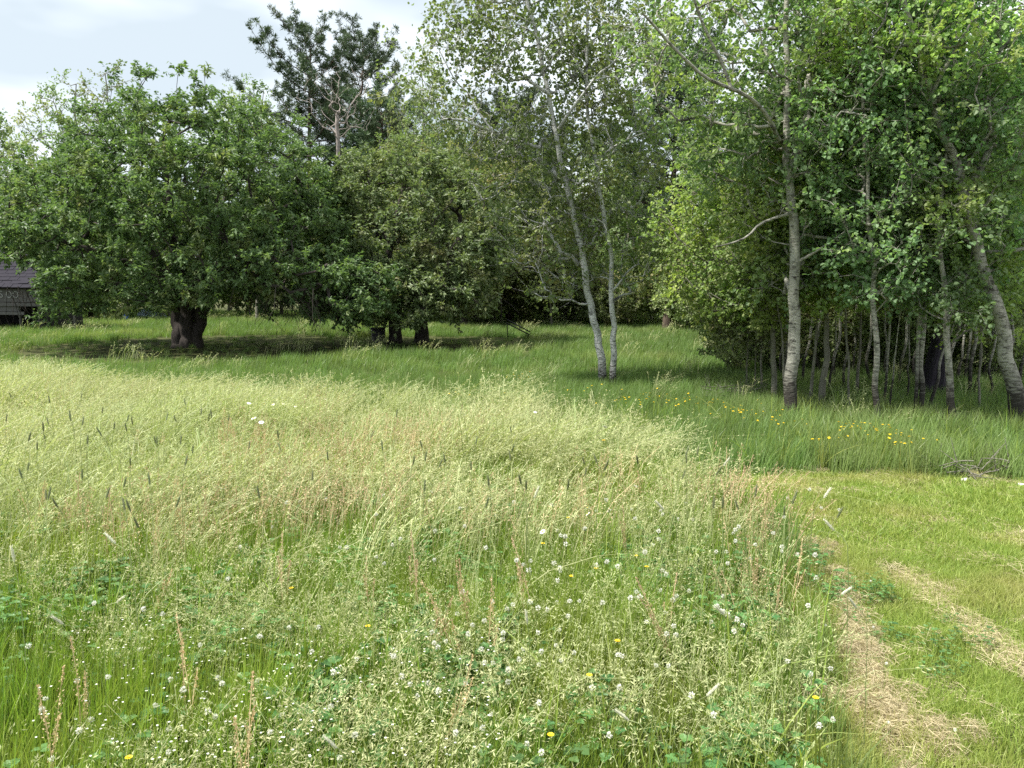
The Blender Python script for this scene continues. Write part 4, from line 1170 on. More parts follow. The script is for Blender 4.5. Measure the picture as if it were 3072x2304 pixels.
# reddish sorrel drifts
P, r = cand(60, 2.4, 13, 120)
v = red_patch(P)
k = (zone(P, r) == 'm') & (r.uniform(0, 1, len(P)) < v * .42 + .006)
scatter('sorrel_drift', [sorrel_tuft(1) for _ in range(4)], P[k], r.uniform(.8, 1.1, k.sum()), rz(r, k.sum()))
# brome with nodding spikelets, clover leaves and broad blades close by
P, r = cand(130, 1.2, 4.2, 121)
nz = vnoise(P, 1.7, 31)
k = (zone(P, r) == 'm') & (r.uniform(0, 1, len(P)) < np.clip((nz - .42) * 7, 0, 1) * np.clip((4.1 - P[:, 1]) / 1.3, 0, 1))
scatter('brome_grass', [brome_tuft() for _ in range(5)], P[k], r.uniform(.8, 1.15, k.sum()), rz(r, k.sum()) * 3)
P, r = cand(45, 1.2, 8, 122)
z = zone(P, r)
lw = np.exp(-(((P[:, :2] - gp(2660, 1850)[:2]) / (.22, .75)) ** 2).sum(1))
k = (z == 'm') & (vnoise(P, 1.5, 32) > .42) | (z == 'l') & (lw > .3)
scatter('clover_leaves', [clover_patch() for _ in range(4)], P[k], (r.uniform(.8, 1.4, len(P)) * np.where(z == 'l', .5, 1))[k], rz(r, k.sum()) * 6)
P, r = cand(26, 1.2, 9, 123)
z = zone(P, r)
k = (z == 'm') & (vnoise(P, 1.0, 34) > .4) | (z == 'g') & (r.uniform(0, 1, len(P)) < .5)
scatter('broad_grass', [broad_tuft() for _ in range(5)], P[k], r.uniform(.7, 1.15, k.sum()), rz(r, k.sum()) * 6)
# the mown strip
P, r = cand(130, 1.2, 4.5, 130)
k = zone(P, r) == 'l'
scatter('mown_grass', [lawn_tile(0) for _ in range(4)], P[k], np.stack([r.uniform(.8, 1.2, k.sum())] * 2 + [r.uniform(.6, 1.3, k.sum()) * (.7 + .7 * vnoise(P[k], 1.6, 41))], 1), rz(r, k.sum()) * 6)
P, r = cand(70, 4.5, 9, 131)
k = zone(P, r) == 'l'
scatter('mown_grass_beyond', [lawn_tile(1) for _ in range(4)], P[k], np.stack([r.uniform(.8, 1.2, k.sum())] * 2 + [r.uniform(.6, 1.2, k.sum()) * (.7 + .7 * vnoise(P[k], 1.6, 41))], 1), rz(r, k.sum()) * 6)
# dry hay left by the mower: windrow along the meadow edge, two thinner streaks, a patch at the far edge
def along(px, n, wid, seed, z=.0):
    r = np.random.default_rng(seed)
    Q = spline([gp(*p) for p in px], 200)
    i = r.integers(0, 200, n)
    return Q[i] + r.normal(0, 1, (n, 3)) * (wid, wid, 0) + (0, 0, z), r
thick = [hay_tile(150, .075) for _ in range(4)]
thin = [hay_tile(60, .03, .09, .13) for _ in range(4)]
A, r = along([(2500, 1700), (2530, 1790), (2570, 1900), (2590, 1990), (2640, 2080), (2680, 2180), (2730, 2304), (2800, 2480)], 210, .036, 140)
B, _ = along([(2590, 2090), (2640, 2130), (2700, 2200), (2820, 2240), (2900, 2190)], 70, .05, 141)
C, _ = along([(2450, 1640), (2480, 1680), (2510, 1740)], 24, .05, 142)
P = np.concatenate([A, B, C])
P = P[(vnoise(P, 6.0, 81) + r.normal(0, .12, len(P))) > .30]
scatter('hay_windrow', thick, P, np.stack([r.uniform(.3, .62, len(P))] * 2 + [r.uniform(.5, 1.2, len(P))], 1), r.uniform(0, 6.28, len(P)))
A, r = along([(2480, 1560), (2620, 1650), (2750, 1760), (2900, 1880), (3000, 1960), (3120, 2060)], 150, .04, 143, .02)
B, _ = along([(2480, 1470), (2620, 1560), (2760, 1620), (2900, 1690)], 80, .16, 144, .02)
C, _ = along([(2500, 1440), (2760, 1450), (3072, 1460)], 60, .25, 145, .02)
D, _ = along([(2860, 1420), (2900, 1425), (2940, 1430)], 40, .10, 146, .02)
E, _ = along([(2420, 1430), (2480, 1480), (2560, 1530)], 30, .12, 147, .02)
G, _ = along([(2760, 1520), (2900, 1580), (3072, 1640)], 40, .16, 148, .02)
P2_, r2 = cand(26, 1.2, 9, 149)
P2_ = P2_[(zone(P2_, r2) == 'l') & (r2.uniform(0, 1, len(P2_)) < .45)] + (0, 0, .02)
P = np.concatenate([A, B, C, D, E, G, P2_])
P = P[(vnoise(P, 5.0, 82) + r2.normal(0, .14, len(P))) > .24]
scatter('hay_streaks', thin, P, r.uniform(.4, .85, len(P)), r.uniform(0, 6.28, len(P)))

# ------------------------------------------------------------------ single flowers and seed heads
def head_lathe(r, n, length, rad, tilt=0.0, mi=0):
    """bristly cylinder: many tiny scales round a spindle"""
    mb = MB()
    P = np.stack([np.zeros(5), np.zeros(5), np.linspace(0, length, 5)], 1)
    mb.tube(P, [rad * .55, rad, rad, rad * .9, rad * .25], 6, .2, mi, cap=True)
    u = r.uniform(0, 1, n); th = r.uniform(0, 6.28, n)
    c = np.stack([np.cos(th) * rad * .8, np.sin(th) * rad * .8, u * length], 1)
    d = nrm(np.stack([np.cos(th) * .8, np.sin(th) * .8, np.full(n, .9)], 1))
    nn = nrm(np.cross(d, r.normal(0, 1, (n, 3))))
    V, T, ti = leaf_geo(c, d, nn, np.full(n, rad * 1.0), .5, 4, 0, r.uniform(.2, 1, n))
    mb.add(V, T, ti, mi)
    return mb
fr = np.random.default_rng(77)
def xform(mb, ax, off):
    z = Vector((0, 0, 1)).rotation_difference(Vector(ax)).to_matrix()
    A = np.array(z)
    mb.V = [v @ A.T + np.asarray(off) for v in mb.V]
    return mb
def timothy_proto(i, pale, loc, label, group):
    h = .66 * fr.uniform(.9, 1.08)
    ax = nrm(np.array((fr.normal(.12, .16) if not pale else fr.choice([-1, 1]) * fr.uniform(.1, 1.3), fr.normal(0, .15), 1)))
    tip = np.array((ax[0] * .12, ax[1] * .1, h))
    t = thing('timothy_grass', label, 'grass stalk', loc, group)
    mb = MB()
    P = spline([(0, 0, 0), (ax[0] * .02, 0, h * .5), tip - ax * .08, tip], 7)
    mb.tube(P, np.linspace(.0022, .0014, 7), 3, .4)
    for k in range(2):
        V, T, ti = blades(fr, 1, .004, .22, .006, lean=.8, curve=1.0, z0=h * (.15 + .2 * k)); mb.add(V, T, ti)
    link('stem', mb.mesh('timothy_stem', [M['stem']]), t)
    hb = xform(head_lathe(fr, 90, .058 if pale else .058, .0048 if pale else .0044), ax, tip)
    link('seed_head', hb.mesh('timothy_head', [M['timothy_pale' if pale else 'timothy']]), t)
    return t, h
dark_px = [(235, 1265), (330, 1275), (255, 1320), (222, 1240), (365, 1255), (385, 1280), (400, 1260), (478, 1252), (577, 1237), (594, 1242), (530, 1207), (553, 1255), (268, 1232), (222, 1186), (127, 1265),
           (198, 1255), (28, 1300), (85, 1285), (35, 1252), (130, 1315), (137, 1318), (354, 1290), (453, 1305), (490, 1320), (486, 1316), (528, 1385), (545, 1345), (685, 1328), (425, 1370), (64, 1420),
           (35, 1395), (247, 1430), (344, 1440), (447, 1445), (455, 1490), (391, 1520), (406, 1512), (213, 1470), (57, 1474), (100, 1495), (888, 1435), (762, 1480), (452, 1560), (240, 1485), (820, 1290),
           (1148, 1230), (1515, 1318), (1550, 1285), (1390, 1320), (1335, 1320), (1238, 1365), (1270, 1358), (1320, 1375), (1525, 1370), (1440, 1390), (1780, 1368), (1792, 1372), (1850, 1370), (1980, 1350),
           (2000, 1352), (2050, 1380), (2080, 1378), (2098, 1358), (1600, 1415), (1575, 1420), (1460, 1440), (1420, 1505), (1700, 1445), (1735, 1410), (2185, 1510), (1225, 1415), (1255, 1375), (1980, 1420),
           (2200, 1500), (2270, 1510), (2265, 1480), (2330, 1520), (2380, 1490), (2425, 1520), (640, 1240), (700, 1250), (905, 1330), (980, 1370), (60, 1180), (150, 1195), (1045, 1300), (1130, 1340)]
heads = []
for k, (px, py) in enumerate(dark_px):
    lab, g = 'dark green cylindrical seed head on a thin stalk above the pale meadow grass', 'dark timothy heads in the meadow'
    if k < 7:
        o, h = timothy_proto(k, False, (0, 0, 0), lab, g); heads.append((o, h))
        p = gp(px, py, h + .03); o.location = (p[0], p[1], 0)
    else:
        o, h = heads[k % 7]
        s_ = fr.uniform(.88, 1.06)
        p = gp(px, py, (h + .03) * s_)
        copy_thing(o, (p[0], p[1], 0), rotz=fr.uniform(-3, 3), scale=s_, tilt=(fr.normal(0, .1), fr.normal(.05, .12)))
pale_px = [((2135, 1397), 'tall bleached seed head standing upright at the corner of meadow and mown grass'), ((2427, 1497), 'bleached seed head leaning right over the top of the mown strip'),
           ((2566, 1594), 'bleached seed head arching over the mown grass, farthest right'), ((2463, 1783), 'bleached seed head lying almost flat beside the hay line'),
           ((2620, 1824), 'bleached seed head on a long stalk leaning over the green weeds right of the hay line'), ((2233, 1839), 'short bleached seed head in the meadow left of the hay line'),
           ((54, 1684), 'bleached seed head at the far left edge of the near meadow'), ((289, 1804), 'bleached seed head bent over at the left, above a second one'), ((258, 1863), 'bleached seed head low at the left, just below the bent one'),
           ((1974, 2161), 'bleached seed head bent flat in the near meadow right of centre'), ((2047, 2091), 'bleached seed head on an arching stalk in the near grass right of centre'),
           ((1591, 1869), 'greenish seed head bent right among the white clovers'), ((1092, 2240), 'bleached seed head low at the bottom of the near meadow'), ((409, 1632), 'bleached upright seed head in the left middle of the meadow'),
           ((2047, 1530), 'bleached seed head near the white flower cluster in the meadow right of centre'), ((1573, 1492), 'bleached seed head lying sideways in the pale grass at mid meadow')]
for (px, py), lab in pale_px:
    o, h = timothy_proto(0, True, (0, 0, 0), lab, 'bleached timothy heads')
    s_ = .8 if py > 1700 else 1.0
    p = gp(px, py, h * s_)
    o.location = (p[0], p[1], 0); o.scale = (s_,) * 3

def clover_proto():
    t = thing('white_clover', 'round white clover flower head on a short stalk among the near grass', 'flower', (0, 0, 0), 'white clovers of the near meadow')
    h = .29
    mb = MB(); b = np.array((fr.normal(0, .03), fr.normal(0, .03), h))
    mb.tube(spline([(0, 0, 0), b * (.3, .3, .5), b], 4), .0016, 3, .5)
    link('stem', mb.mesh('clover_stem', [M['grass']]), t)
    mb = MB()
    n = 64
    d = nrm(fr.normal(0, 1, (n, 3)) + (0, 0, .25))
    nn = nrm(np.cross(d, fr.normal(0, 1, (n, 3))))
    V, T, ti = leaf_geo(b + d * .003, d, nn, np.full(n, .0088) * fr.uniform(.8, 1.15, n), .38, 4, .1, np.clip(d[:, 2] * .5 + .6, 0, 1)); mb.add(V, T, ti)
    link('flower_head', mb.mesh('clover_head', [M['white']]), t)
    return t
def daisy_proto(h=.5, rad=.02):
    t = thing('oxeye_daisy', 'oxeye daisy with white petals above the pale meadow grass', 'flower', (0, 0, 0), 'oxeye daisies in the meadow')
    mb = MB(); b = np.array((fr.normal(0, .04), 0, h))
    mb.tube(spline([(0, 0, 0), b * (.3, .3, .5), b], 4), .002, 3, .5)
    link('stem', mb.mesh('daisy_stem', [M['grass']]), t)
    mb = MB(); n = 18; th = np.arange(n) * 6.283 / n
    tl = np.array((fr.normal(0, .25), -.35, 0))
    d = nrm(np.stack([np.cos(th), np.sin(th), -(tl[0] * np.cos(th) + tl[1] * np.sin(th))], 1)); nn = np.repeat(nrm(np.array([[tl[0], tl[1], 1.]])), n, 0)
    V, T, ti = leaf_geo(np.repeat(b[None], n, 0), d, nn, np.full(n, rad), .36, 6, .04, np.full(n, .9)); mb.add(V, T, ti)
    link('petals', mb.mesh('daisy_petals', [M['white']]), t)
    mb = MB(); mb.tube([b + nn[0] * .0005, b + nn[0] * .004], [.0055, .004], 7, .5, cap=True)
    link('disc', mb.mesh('daisy_disc', [M['yellow_petal']]), t)
    return t
def butter_lab(x, y):
    return 'small yellow buttercup ' + ('in the green grass left of the birch pair' if x < 1750 else 'in shaded grass between the birch pair and the thicket' if x < 2380 else 'in tall grass in front of the thicket stems')
def yellow_proto(name, lab, cat, grp, h, rad, n, parts=True, per=1):
    t = thing(name, lab, cat, (0, 0, 0), grp)
    mb = MB(); b = np.array((fr.normal(0, .03), 0, h))
    mb.tube(spline([(0, 0, 0), b * (.3, .3, .5), b], 4), .0016, 3, .4)
    link('stem', mb.mesh('flower_stem', [M['grass']]), t)
    mb = MB()
    for lay in range(2):
        th = np.arange(n) * 6.283 / n + lay * .2
        d = nrm(np.stack([np.cos(th), np.sin(th), np.full(n, .12 + .5 * lay)], 1)); nn = np.repeat(np.array([[0, -.3, 1.]]), n, 0)
        V, T, ti = leaf_geo(np.repeat(b[None], n, 0), d, nn, np.full(n, rad * (1 - .35 * lay)), .5, 4, .05, np.full(n, fr.uniform())); mb.add(V, T, ti)
    link('petals', mb.mesh('yellow_petals', [M['yellow_petal']]), t)
    return t
def place_many(protos, spots, lab=None):
    for k, (x, y, h, s_) in enumerate(spots):
        p = gp(x, y, h * s_)
        if k < len(protos):
            o = protos[k]; o.location = (p[0], p[1], 0); o.rotation_euler.z = fr.uniform(-1, 1); o.scale = (s_,) * 3
            if lab: o['label'] = lab(x, y)
        else:
            copy_thing(protos[k % len(protos)], (p[0], p[1], 0), rotz=fr.uniform(-3, 3), scale=s_, label=lab(x, y) if lab else None, tilt=(fr.normal(0, .22), fr.normal(0, .22)))
# white clovers: dense drift near the middle, thinner around it
sp = [(int(1000 + x / 1.843), int(1500 + y / 1.843)) for x, y in [(245, 80), (90, 248), (245, 375), (258, 322), (720, 502), (885, 552), (838, 602), (1000, 570), (1030, 572), (1098, 590), (1152, 635), (1080, 605), (1005, 685),
     (830, 690), (855, 705), (928, 698), (952, 650), (1230, 600), (1365, 578), (1285, 655), (510, 742), (707, 735), (752, 750), (528, 818), (560, 825), (580, 832), (555, 868), (80, 878), (605, 935), (398, 965), (238, 1003), (797, 808),
     (850, 860), (862, 838), (912, 858), (850, 888), (910, 870), (1188, 888), (1202, 918), (1228, 795), (1315, 852), (1355, 898), (1380, 838), (1412, 722), (1060, 358), (1145, 380), (1225, 390), (1185, 468), (1255, 530), (1127, 470), (1355, 515),
     (1590, 518), (1660, 520), (1685, 508), (1710, 512), (1760, 500), (1785, 505), (1862, 480), (1975, 390), (2140, 555), (2145, 610), (2098, 655), (1995, 640), (1870, 660), (1905, 725), (1740, 700), (1705, 718), (2140, 690), (1540, 905), (1568, 945),
     (1590, 975), (1830, 962), (485, 1085), (238, 1120), (925, 1135), (1110, 1185), (1290, 1155), (780, 1260), (350, 1280), (1030, 1275), (980, 1410), (1145, 1460), (2040, 1090), (1450, 1350), (1885, 925), (690, 1000), (1175, 285), (1505, 295), (1565, 190)]]
sp += [(int(x / 2.212), int(1600 + y / 2.212)) for x, y in [(1385, 82), (1410, 243), (562, 512), (1220, 440), (1010, 575), (1168, 660), (262, 700), (1230, 757), (1945, 625), (2030, 580), (1810, 705), (2095, 800), (1575, 860), (1143, 950), (1390, 985),
     (740, 975), (658, 975), (1070, 1045), (1322, 1065), (1185, 1160), (340, 1140), (320, 1165), (620, 1290), (665, 1350), (120, 1330), (1232, 1300), (1330, 1210), (1895, 970), (2105, 940), (2030, 1480), (545, 1487), (1812, 1330), (1668, 965), (2190, 940), (1130, 1110)]]
sp += [(int(2100 + x / 1.652), int(1300 + y / 1.652)) for x, y in [(100, 877), (62, 915), (62, 760), (102, 828), (30, 1000), (618, 878), (660, 967), (583, 678), (857, 945), (620, 1378), (625, 1430), (210, 1413), (545, 1570), (665, 1575), (828, 1610), (605, 1190),
     (836, 740), (898, 1160), (415, 1100), (380, 1090), (165, 510), (480, 330), (1183, 1375), (830, 1350)]]
def depth_of(y): return gp(1536, y, .2)[1]
spots = []
for x, y in sp:
    d_ = depth_of(y)
    spots.append((x, y, .29, (.55 if x > 2480 else 1) * np.clip(1.0 + (d_ - 3) * .05, .85, 1.1) * fr.uniform(.85, 1.12)))
for _ in range(60):      # thin out into the middle of the meadow
    x = fr.uniform(850, 2450); y = 1470 + 230 * fr.uniform(0, 1) ** 1.0
    spots.append((x, y, .29, 1.15 * fr.uniform(.8, 1.1)))
def clover_lab(x, y):
    if x > 2380: return 'white clover head at the meadow edge beside the hay line'
    if x < 1000 and y > 1560: return 'white clover head in the lush green grass at the lower left'
    if y < 1700: return 'small white clover head in the paler grass of the middle meadow'
    if y > 2010: return 'white clover head among nodding seed heads near the bottom'
    return 'white clover head in the dense drift at the lower centre'
place_many([clover_proto() for _ in range(5)], spots, clover_lab)
place_many([daisy_proto() for _ in range(3)], [(x, y, .5, s_ * .72) for x, y, s_ in
    [(726, 1213, 1.5), (748, 1250, 1.6), (766, 1270, 1.6), (805, 1205, 1.2), (818, 1200, 1.2), (832, 1203, 1.2), (845, 1192, 1.2), (838, 1208, 1.2), (852, 1212, 1.2), (864, 1213, 1.2), (858, 1200, 1.2), (870, 1190, 1.2), (886, 1185, 1.2), (884, 1200, 1.2),
     (920, 1180, 1.2), (925, 1192, 1.2), (938, 1192, 1.2), (800, 1210, 1.2), (840, 1198, 1.2), (1431, 1246, 1.3), (1608, 1239, 1.3), (1616, 1243, 1.2), (1816, 1284, 1.5), (1650, 1262, 1.0), (1758, 1258, 1.0), (1896, 1448, 1.2), (1905, 1458, .8), (1645, 1520, 1.2), (1802, 1526, 1.1), (1812, 1532, 1.1),
     (1796, 1533, 1.0), (1818, 1545, 1.0), (672, 1455, 1.2), (1497, 1477, .9), (1480, 1600, .6)]],
    lambda x, y: 'oxeye daisy in the small crowd at the left far meadow' if 780 < x < 950 else ('oxeye daisy of the clump at middle right, bright and close together' if 1790 < x < 1830 and y > 1500
        else {726: 'oxeye daisy standing alone left of the small crowd', 748: 'upper of two oxeye daisies below the small crowd', 766: 'lower of two oxeye daisies below the small crowd', 672: 'white daisy low at the left among the reddish grass',
              1431: 'lone daisy in the far pale grass left of the birches', 1816: 'lone daisy in the pale grass below the birch pair', 1896: 'daisy over the pale grass upper right of the white clump', 1905: 'small daisy just under the upper right daisy',
              1645: 'daisy at meadow centre left of the white clump', 1497: 'small daisy at mid meadow far left of the white clump', 1480: 'small daisy just above the clover drift'}.get(x, 'far oxeye daisy in pale grass below the birches')))
haw = [((1080, 1878), 'left, beside an arching blade'), ((1848, 1922), 'on a thick brown stalk right of the clover drift'), ((1620, 2204), 'lowest of them, half open near the bottom'), ((1704, 1728), 'above the clover drift'),
       ((1751, 1705), 'a little higher right above the clover drift'), ((1900, 1667), 'right, above a pair of others'), ((1937, 1700), 'at the far right of the upper row'), ((1647, 1630), 'small, in the pale grass over the clovers'),
       ((1731, 1553), 'orange, highest in the pale grass'), ((1751, 2025), 'small, below the brown-stalked one'), ((362, 2272), 'at the bottom left corner'), ((867, 1764), 'left of centre under the sorrel spike'), ((2457, 2093), 'at the meadow edge beside the hay line'), ((1809, 1321), 'far out in the pale grass below the birches')]
for (x, y), lab in haw:
    o = yellow_proto('hawkweed', 'yellow hawkweed flower ' + lab, 'flower', 'yellow hawkweeds of the near meadow', .28, .012, 13)
    s_ = 1.0 if y > 1500 else 1.4
    p = gp(x, y, .28 * s_); o.location = (p[0], p[1], 0); o.scale = (s_,) * 3
spots = []
for cx, cy, sx, sy, n in [(1960, 1192, 60, 10, 22), (2100, 1200, 60, 14, 26), (2220, 1222, 40, 10, 22), (2300, 1245, 40, 12, 10), (1880, 1195, 40, 8, 10), (1560, 1130, 30, 8, 10), (1740, 1160, 60, 12, 8), (2560, 1272, 36, 8, 22), (2650, 1290, 50, 14, 16), (2730, 1310, 40, 12, 10), (1430, 1175, 60, 14, 6), (2480, 1320, 20, 5, 4), (2380, 1255, 60, 16, 8)]:
    for _ in range(n):
        spots.append((fr.normal(cx, sx), fr.normal(cy, sy), .34, fr.uniform(.7, 1.2)))
place_many([yellow_proto('buttercup', 'small yellow buttercup in the shaded green grass near the trees', 'flower', 'buttercups by the thicket', .34, .013, 6) for _ in range(5)], spots, butter_lab)

# near sorrel spikes, each on its own
sor = [(850, 1640), (130, 2110), (690, 2060), (1480, 1760), (1610, 1660), (1412, 1690), (1235, 1800), (1440, 1740), (1250, 1640), (1300, 2010), (240, 1990), (2380, 1640), (2330, 1720), (2100, 1770), (1990, 1780), (470, 1650), (1120, 1700), (1900, 1560), (2290, 1620), (560, 1900)]
protos = []
for k in range(4):
    t = thing('sorrel_spike', 'rusty red sorrel spike standing among the green near grass', 'plant', (0, 0, 0), 'sorrel spikes of the near meadow')
    mb = MB(); st = MB()
    flowering(mb, fr, 3, .03, .42, .003, 85, .0062, .0052, .45, .012, 0, 0, wind=(.1, 0), lean=.12, nod=.2)
    link('seed_spike', mb.mesh('sorrel_spike', [M['sorrel']]), t)
    V, T, ti = blades(fr, 6, .03, .16, .011, lean=.7, curve=.8); st.add(V, T, ti)
    link('leaves', st.mesh('sorrel_leaves', [M['grass']]), t).__setitem__('kind', 'stuff')
    protos.append(t)
place_many(protos, [(x, y, .40, fr.uniform(.9, 1.2)) for x, y in sor],
    lambda x, y: 'rusty red sorrel spike ' + ('at the lower left, deep in green grass' if x < 750 and y > 1800 else 'in the left half of the meadow' if x < 900 else 'near the mown edge on the right' if x > 2200 else 'above the clover drift' if y < 1790 else 'inside the clover drift'))
# tiny starry flowers low in the grass at the left
mb = MB()
rs = np.random.default_rng(99)
for _ in range(240):
    p = gp(rs.uniform(100, 1500), rs.uniform(1850, 2280), .26)
    th = rs.uniform(0, 6.28) + np.arange(4) * 1.57
    d = nrm(np.stack([np.cos(th), np.sin(th), np.full(4, .1)], 1))
    V, T, ti = leaf_geo(np.repeat(p[None], 4, 0), d, np.repeat(np.array([[0, -.4, 1.]]), 4, 0), np.full(4, .0048), .8, 4, 0, np.full(4, .8)); mb.add(V, T, ti)
    mb.tube([p * (1, 1, 0), p], .0006, 3, .3, 1)
tag(link('tiny_white_blossoms', mb.mesh('tiny_white_blossoms', [M['white'], M['grass']])), kind='stuff')

# ------------------------------------------------------------------ the old shed at the left edge
M['board'] = plain_mat('weathered_board', (0.115, 0.11, 0.105), .9, noise=.45, scale=5, stretch=(.5, 6, 9))
M['board_shaded'] = plain_mat('shed_wood_shaded', (0.022, 0.02, 0.019), .9, noise=.4, scale=6, stretch=(1, 1, 6))  # near-black boards: the shade inside the open shed is put into the colour
M['shingle'] = plain_mat('dark_purple_shingle', (0.034, 0.032, 0.040), .95, noise=.35, scale=9, spec=.05)
M['paint'] = plain_mat('faded_white_lettering', (0.30, 0.30, 0.29), .95, noise=.6, scale=30)
def shed():
    D = 26.0
    px = D / F
    base = at(60, 1000, D); base[2] = 0
    t = thing('shed', 'low weathered grey wooden shed with dark shingle roof at the left edge', 'shed', base)
    def loc(x, y, dy=0.0): return at(x, y, D) + (0, dy, 0) - base
    def bx(name, x0, x1, y0, y1, dy, th, mat, rot=None, parent=t):
        a = loc(x0, y0, dy); b = loc(x1, y1, dy)
        m_ = MB(); m_.box((0, 0, 0), (abs(b[0] - a[0]), th, abs(a[2] - b[2])), rot)
        c = (a + b) / 2
        return link(name, m_.mesh(name, [M[mat]]), parent, loc=[float(v) for v in c])
    rs = np.random.default_rng(4)
    x0 = -330
    sign = bx('plank', x0, 126, 862, 904, -.04, .03, 'board', (0, .012, 0))
    bx('plank', x0, 130, 905, 915, -.07, .035, 'board', (0, .02, 0))
    bx('plank', x0, 57, 916.5, 932, -.02, .03, 'board', (0, .01, 0))
    bx('plank', x0, 76, 933.5, 943, -.06, .035, 'board', (0, .008, 0))
    bx('plank', x0, 124, 850, 861, .25, .1, 'board_shaded')
    for i, (a, b) in enumerate([(56, 67), (113, 122), (164, 173), (218, 225), (-150, -135), (-40, -30)]):
        bx('post', a, b, 905 if a > 0 else 925, 1006, .02 if i % 2 else .0, .11, 'board', (0, rs.normal(0, .02), 0))
    bx('back_wall', x0, 132, 850, 1008, 2.2, .05, 'board_shaded')
    bx('side_wall', 134, 138, 850, 1008, 1.1, 2.1, 'board_shaded')  # both walls coloured dark to read as the shade of the open bay
    bx('loft_floor', x0, 128, 900, 905, 1.1, 2.1, 'board_shaded')
    for k in range(9):       # stored poles leaning in the dark bay
        xx = rs.uniform(70, 112)
        bx('pole', xx, xx + rs.uniform(3, 6), 925 + rs.uniform(0, 20), 1005, .3 + rs.uniform(0, .5), .05, 'board', (rs.normal(0, .08), rs.normal(0, .12), 0))
    # shingle courses climb the roof, single shingles in each course
    sh = [link_mesh for link_mesh in ()]
    mesh_s = []
    for k in range(4):
        m_ = MB(); m_.box((0, 0, 0), (.30, .26, .022), (.52, 0, 0)); mesh_s.append(m_.mesh('shingle', [M['shingle']]))
    a0 = loc(x0, 861, -.16)
    for c in range(11):
        for q in range(18):
            o = link('shingle', mesh_s[(c * 7 + q * 3) % 4], t, loc=(float(a0[0] + q * .312 + (c % 2) * .15 + rs.normal(0, .006)), float(a0[1] + c * .185), float(a0[2] + .05 + c * .118 + rs.normal(0, .006))))
    m_ = MB(); L_ = 18 * .30
    m_.box((0, 0, 0), (L_, 2.35, .03), (.567, 0, 0))
    link('roof_deck', m_.mesh('roof_deck', [M['board_shaded']]), t, loc=(float(a0[0] + L_ / 2), float(a0[1] + .98), float(a0[2] + .58)))
    cu = bpy.data.curves.new('lettering', 'FONT'); cu.body = 'S OO'; cu.size = .34; cu.extrude = .004; cu.space_character = 1.05
    cu.materials.append(M['paint'])
    p = loc(3, 893, -.075)
    tmp = bpy.data.objects.new('lettering_curve', cu); COL.objects.link(tmp)
    lm = bpy.data.meshes.new_from_object(tmp); bpy.data.objects.remove(tmp)
    o = link('lettering', lm, t)
    o.location = [float(v) for v in p]; o.rotation_euler = (math.pi / 2, .02, 0); o.scale = (.78, 1, 1)
shed()

# ------------------------------------------------------------------ things lying about
M['steel_dark'] = plain_mat('dark_steel', (0.03, 0.03, 0.035), .5, metal=.3, noise=.3)
M['steel'] = plain_mat('bright_steel', (0.55, 0.56, 0.58), .35, metal=.8, noise=.1)
M['tub'] = plain_mat('dark_plastic', (0.07, 0.065, 0.075), .6, noise=.25)
M['blue'] = plain_mat('blue_plastic', (0.02, 0.10, 0.50), .4, noise=.1)
M['tarp'] = plain_mat('pale_tarp', (0.32, 0.42, 0.50), .6, noise=.2)
M['stone'] = plain_mat('pale_stone', (0.62, 0.60, 0.57), .8, noise=.2)
base = gp(1552, 1020)
t = thing('metal_frame', 'dark metal frame of two parallel bars tilted out of the far grass', 'frame', base)
A_ = at(1518, 968, base[1]) - base; B_ = at(1588, 1004, base[1]) - base
up_ = np.array((.02, 0, .085))
for off in (0, 1):
    mb = MB(); mb.tube([A_ + up_ * off * 1.1 - (0, .1 * off, 0), B_ + up_ * off - (0, .1 * off, 0)], .018, 8, .5, cap=True)
    link('bar', mb.mesh('bar', [M['steel_dark']], True), t)
mb = MB(); c_ = (A_ + B_) / 2 + (.05, 0, -.02); mb.tube([c_ - (0, .0, .03), c_ + up_ * 1.1 - (0, .1, 0)], .015, 8, .5, cap=True)
link('cross_bar', mb.mesh('cross_bar', [M['steel']], True), t)
for e in (A_ + (.03, 0, 0), B_ - (.03, 0, 0)):
    mb = MB(); mb.tube([e, np.array((e[0] * .9, e[1] + .1, -.03))], .014, 8, .5, cap=True)
    link('leg', mb.mesh('leg', [M['steel_dark']], True), t)

def tub(name, label, cat, px, py, h, r0, r1, mat):
    base = gp(px, py)
    t = thing(name, label, cat, base)
    mb = MB(); mb.tube([(0, 0, 0), (0, 0, h), (0, 0, h), (0, 0, .03)], [r0, r1, r1 * .93, r0 * .9], 20, .5)
    V, T = tube([(0, 0, .0), (0, 0, .03)], [r0 * .95, r0 * .9], 20, True); mb.add(V, T)
    link('body', mb.mesh('body', [M[mat]], True), t)
    th = np.linspace(0, 2 * math.pi, 25); mb = MB()
    mb.tube(np.stack([np.cos(th) * r1, np.sin(th) * r1, np.full(25, h)], 1), r1 * .06, 6)
    link('rim', mb.mesh('rim', [M[mat]], True), t)
    th = np.linspace(.1, math.pi - .1, 12); mb = MB()
    mb.tube(np.stack([np.cos(th) * r1, -np.sin(th) * r1 * .9, np.full(12, h) - np.sin(th) * .09], 1), r1 * .03 + .002, 5)
    link('handle', mb.mesh('handle', [M['steel']], True), t)
tub('tub', 'dark round tub standing left of the two trunks of the smaller apple tree', 'tub', 1135, 1030, .42, .17, .20, 'tub')
tub('bucket', 'small blue bucket in the grass between the shed posts and the big apple trunk', 'bucket', 378, 965, .5, .09, .12, 'blue')
base = gp(455, 958)
mb = MB(); rs = np.random.default_rng(8)
gxx = np.linspace(-.65, .65, 12); V = []
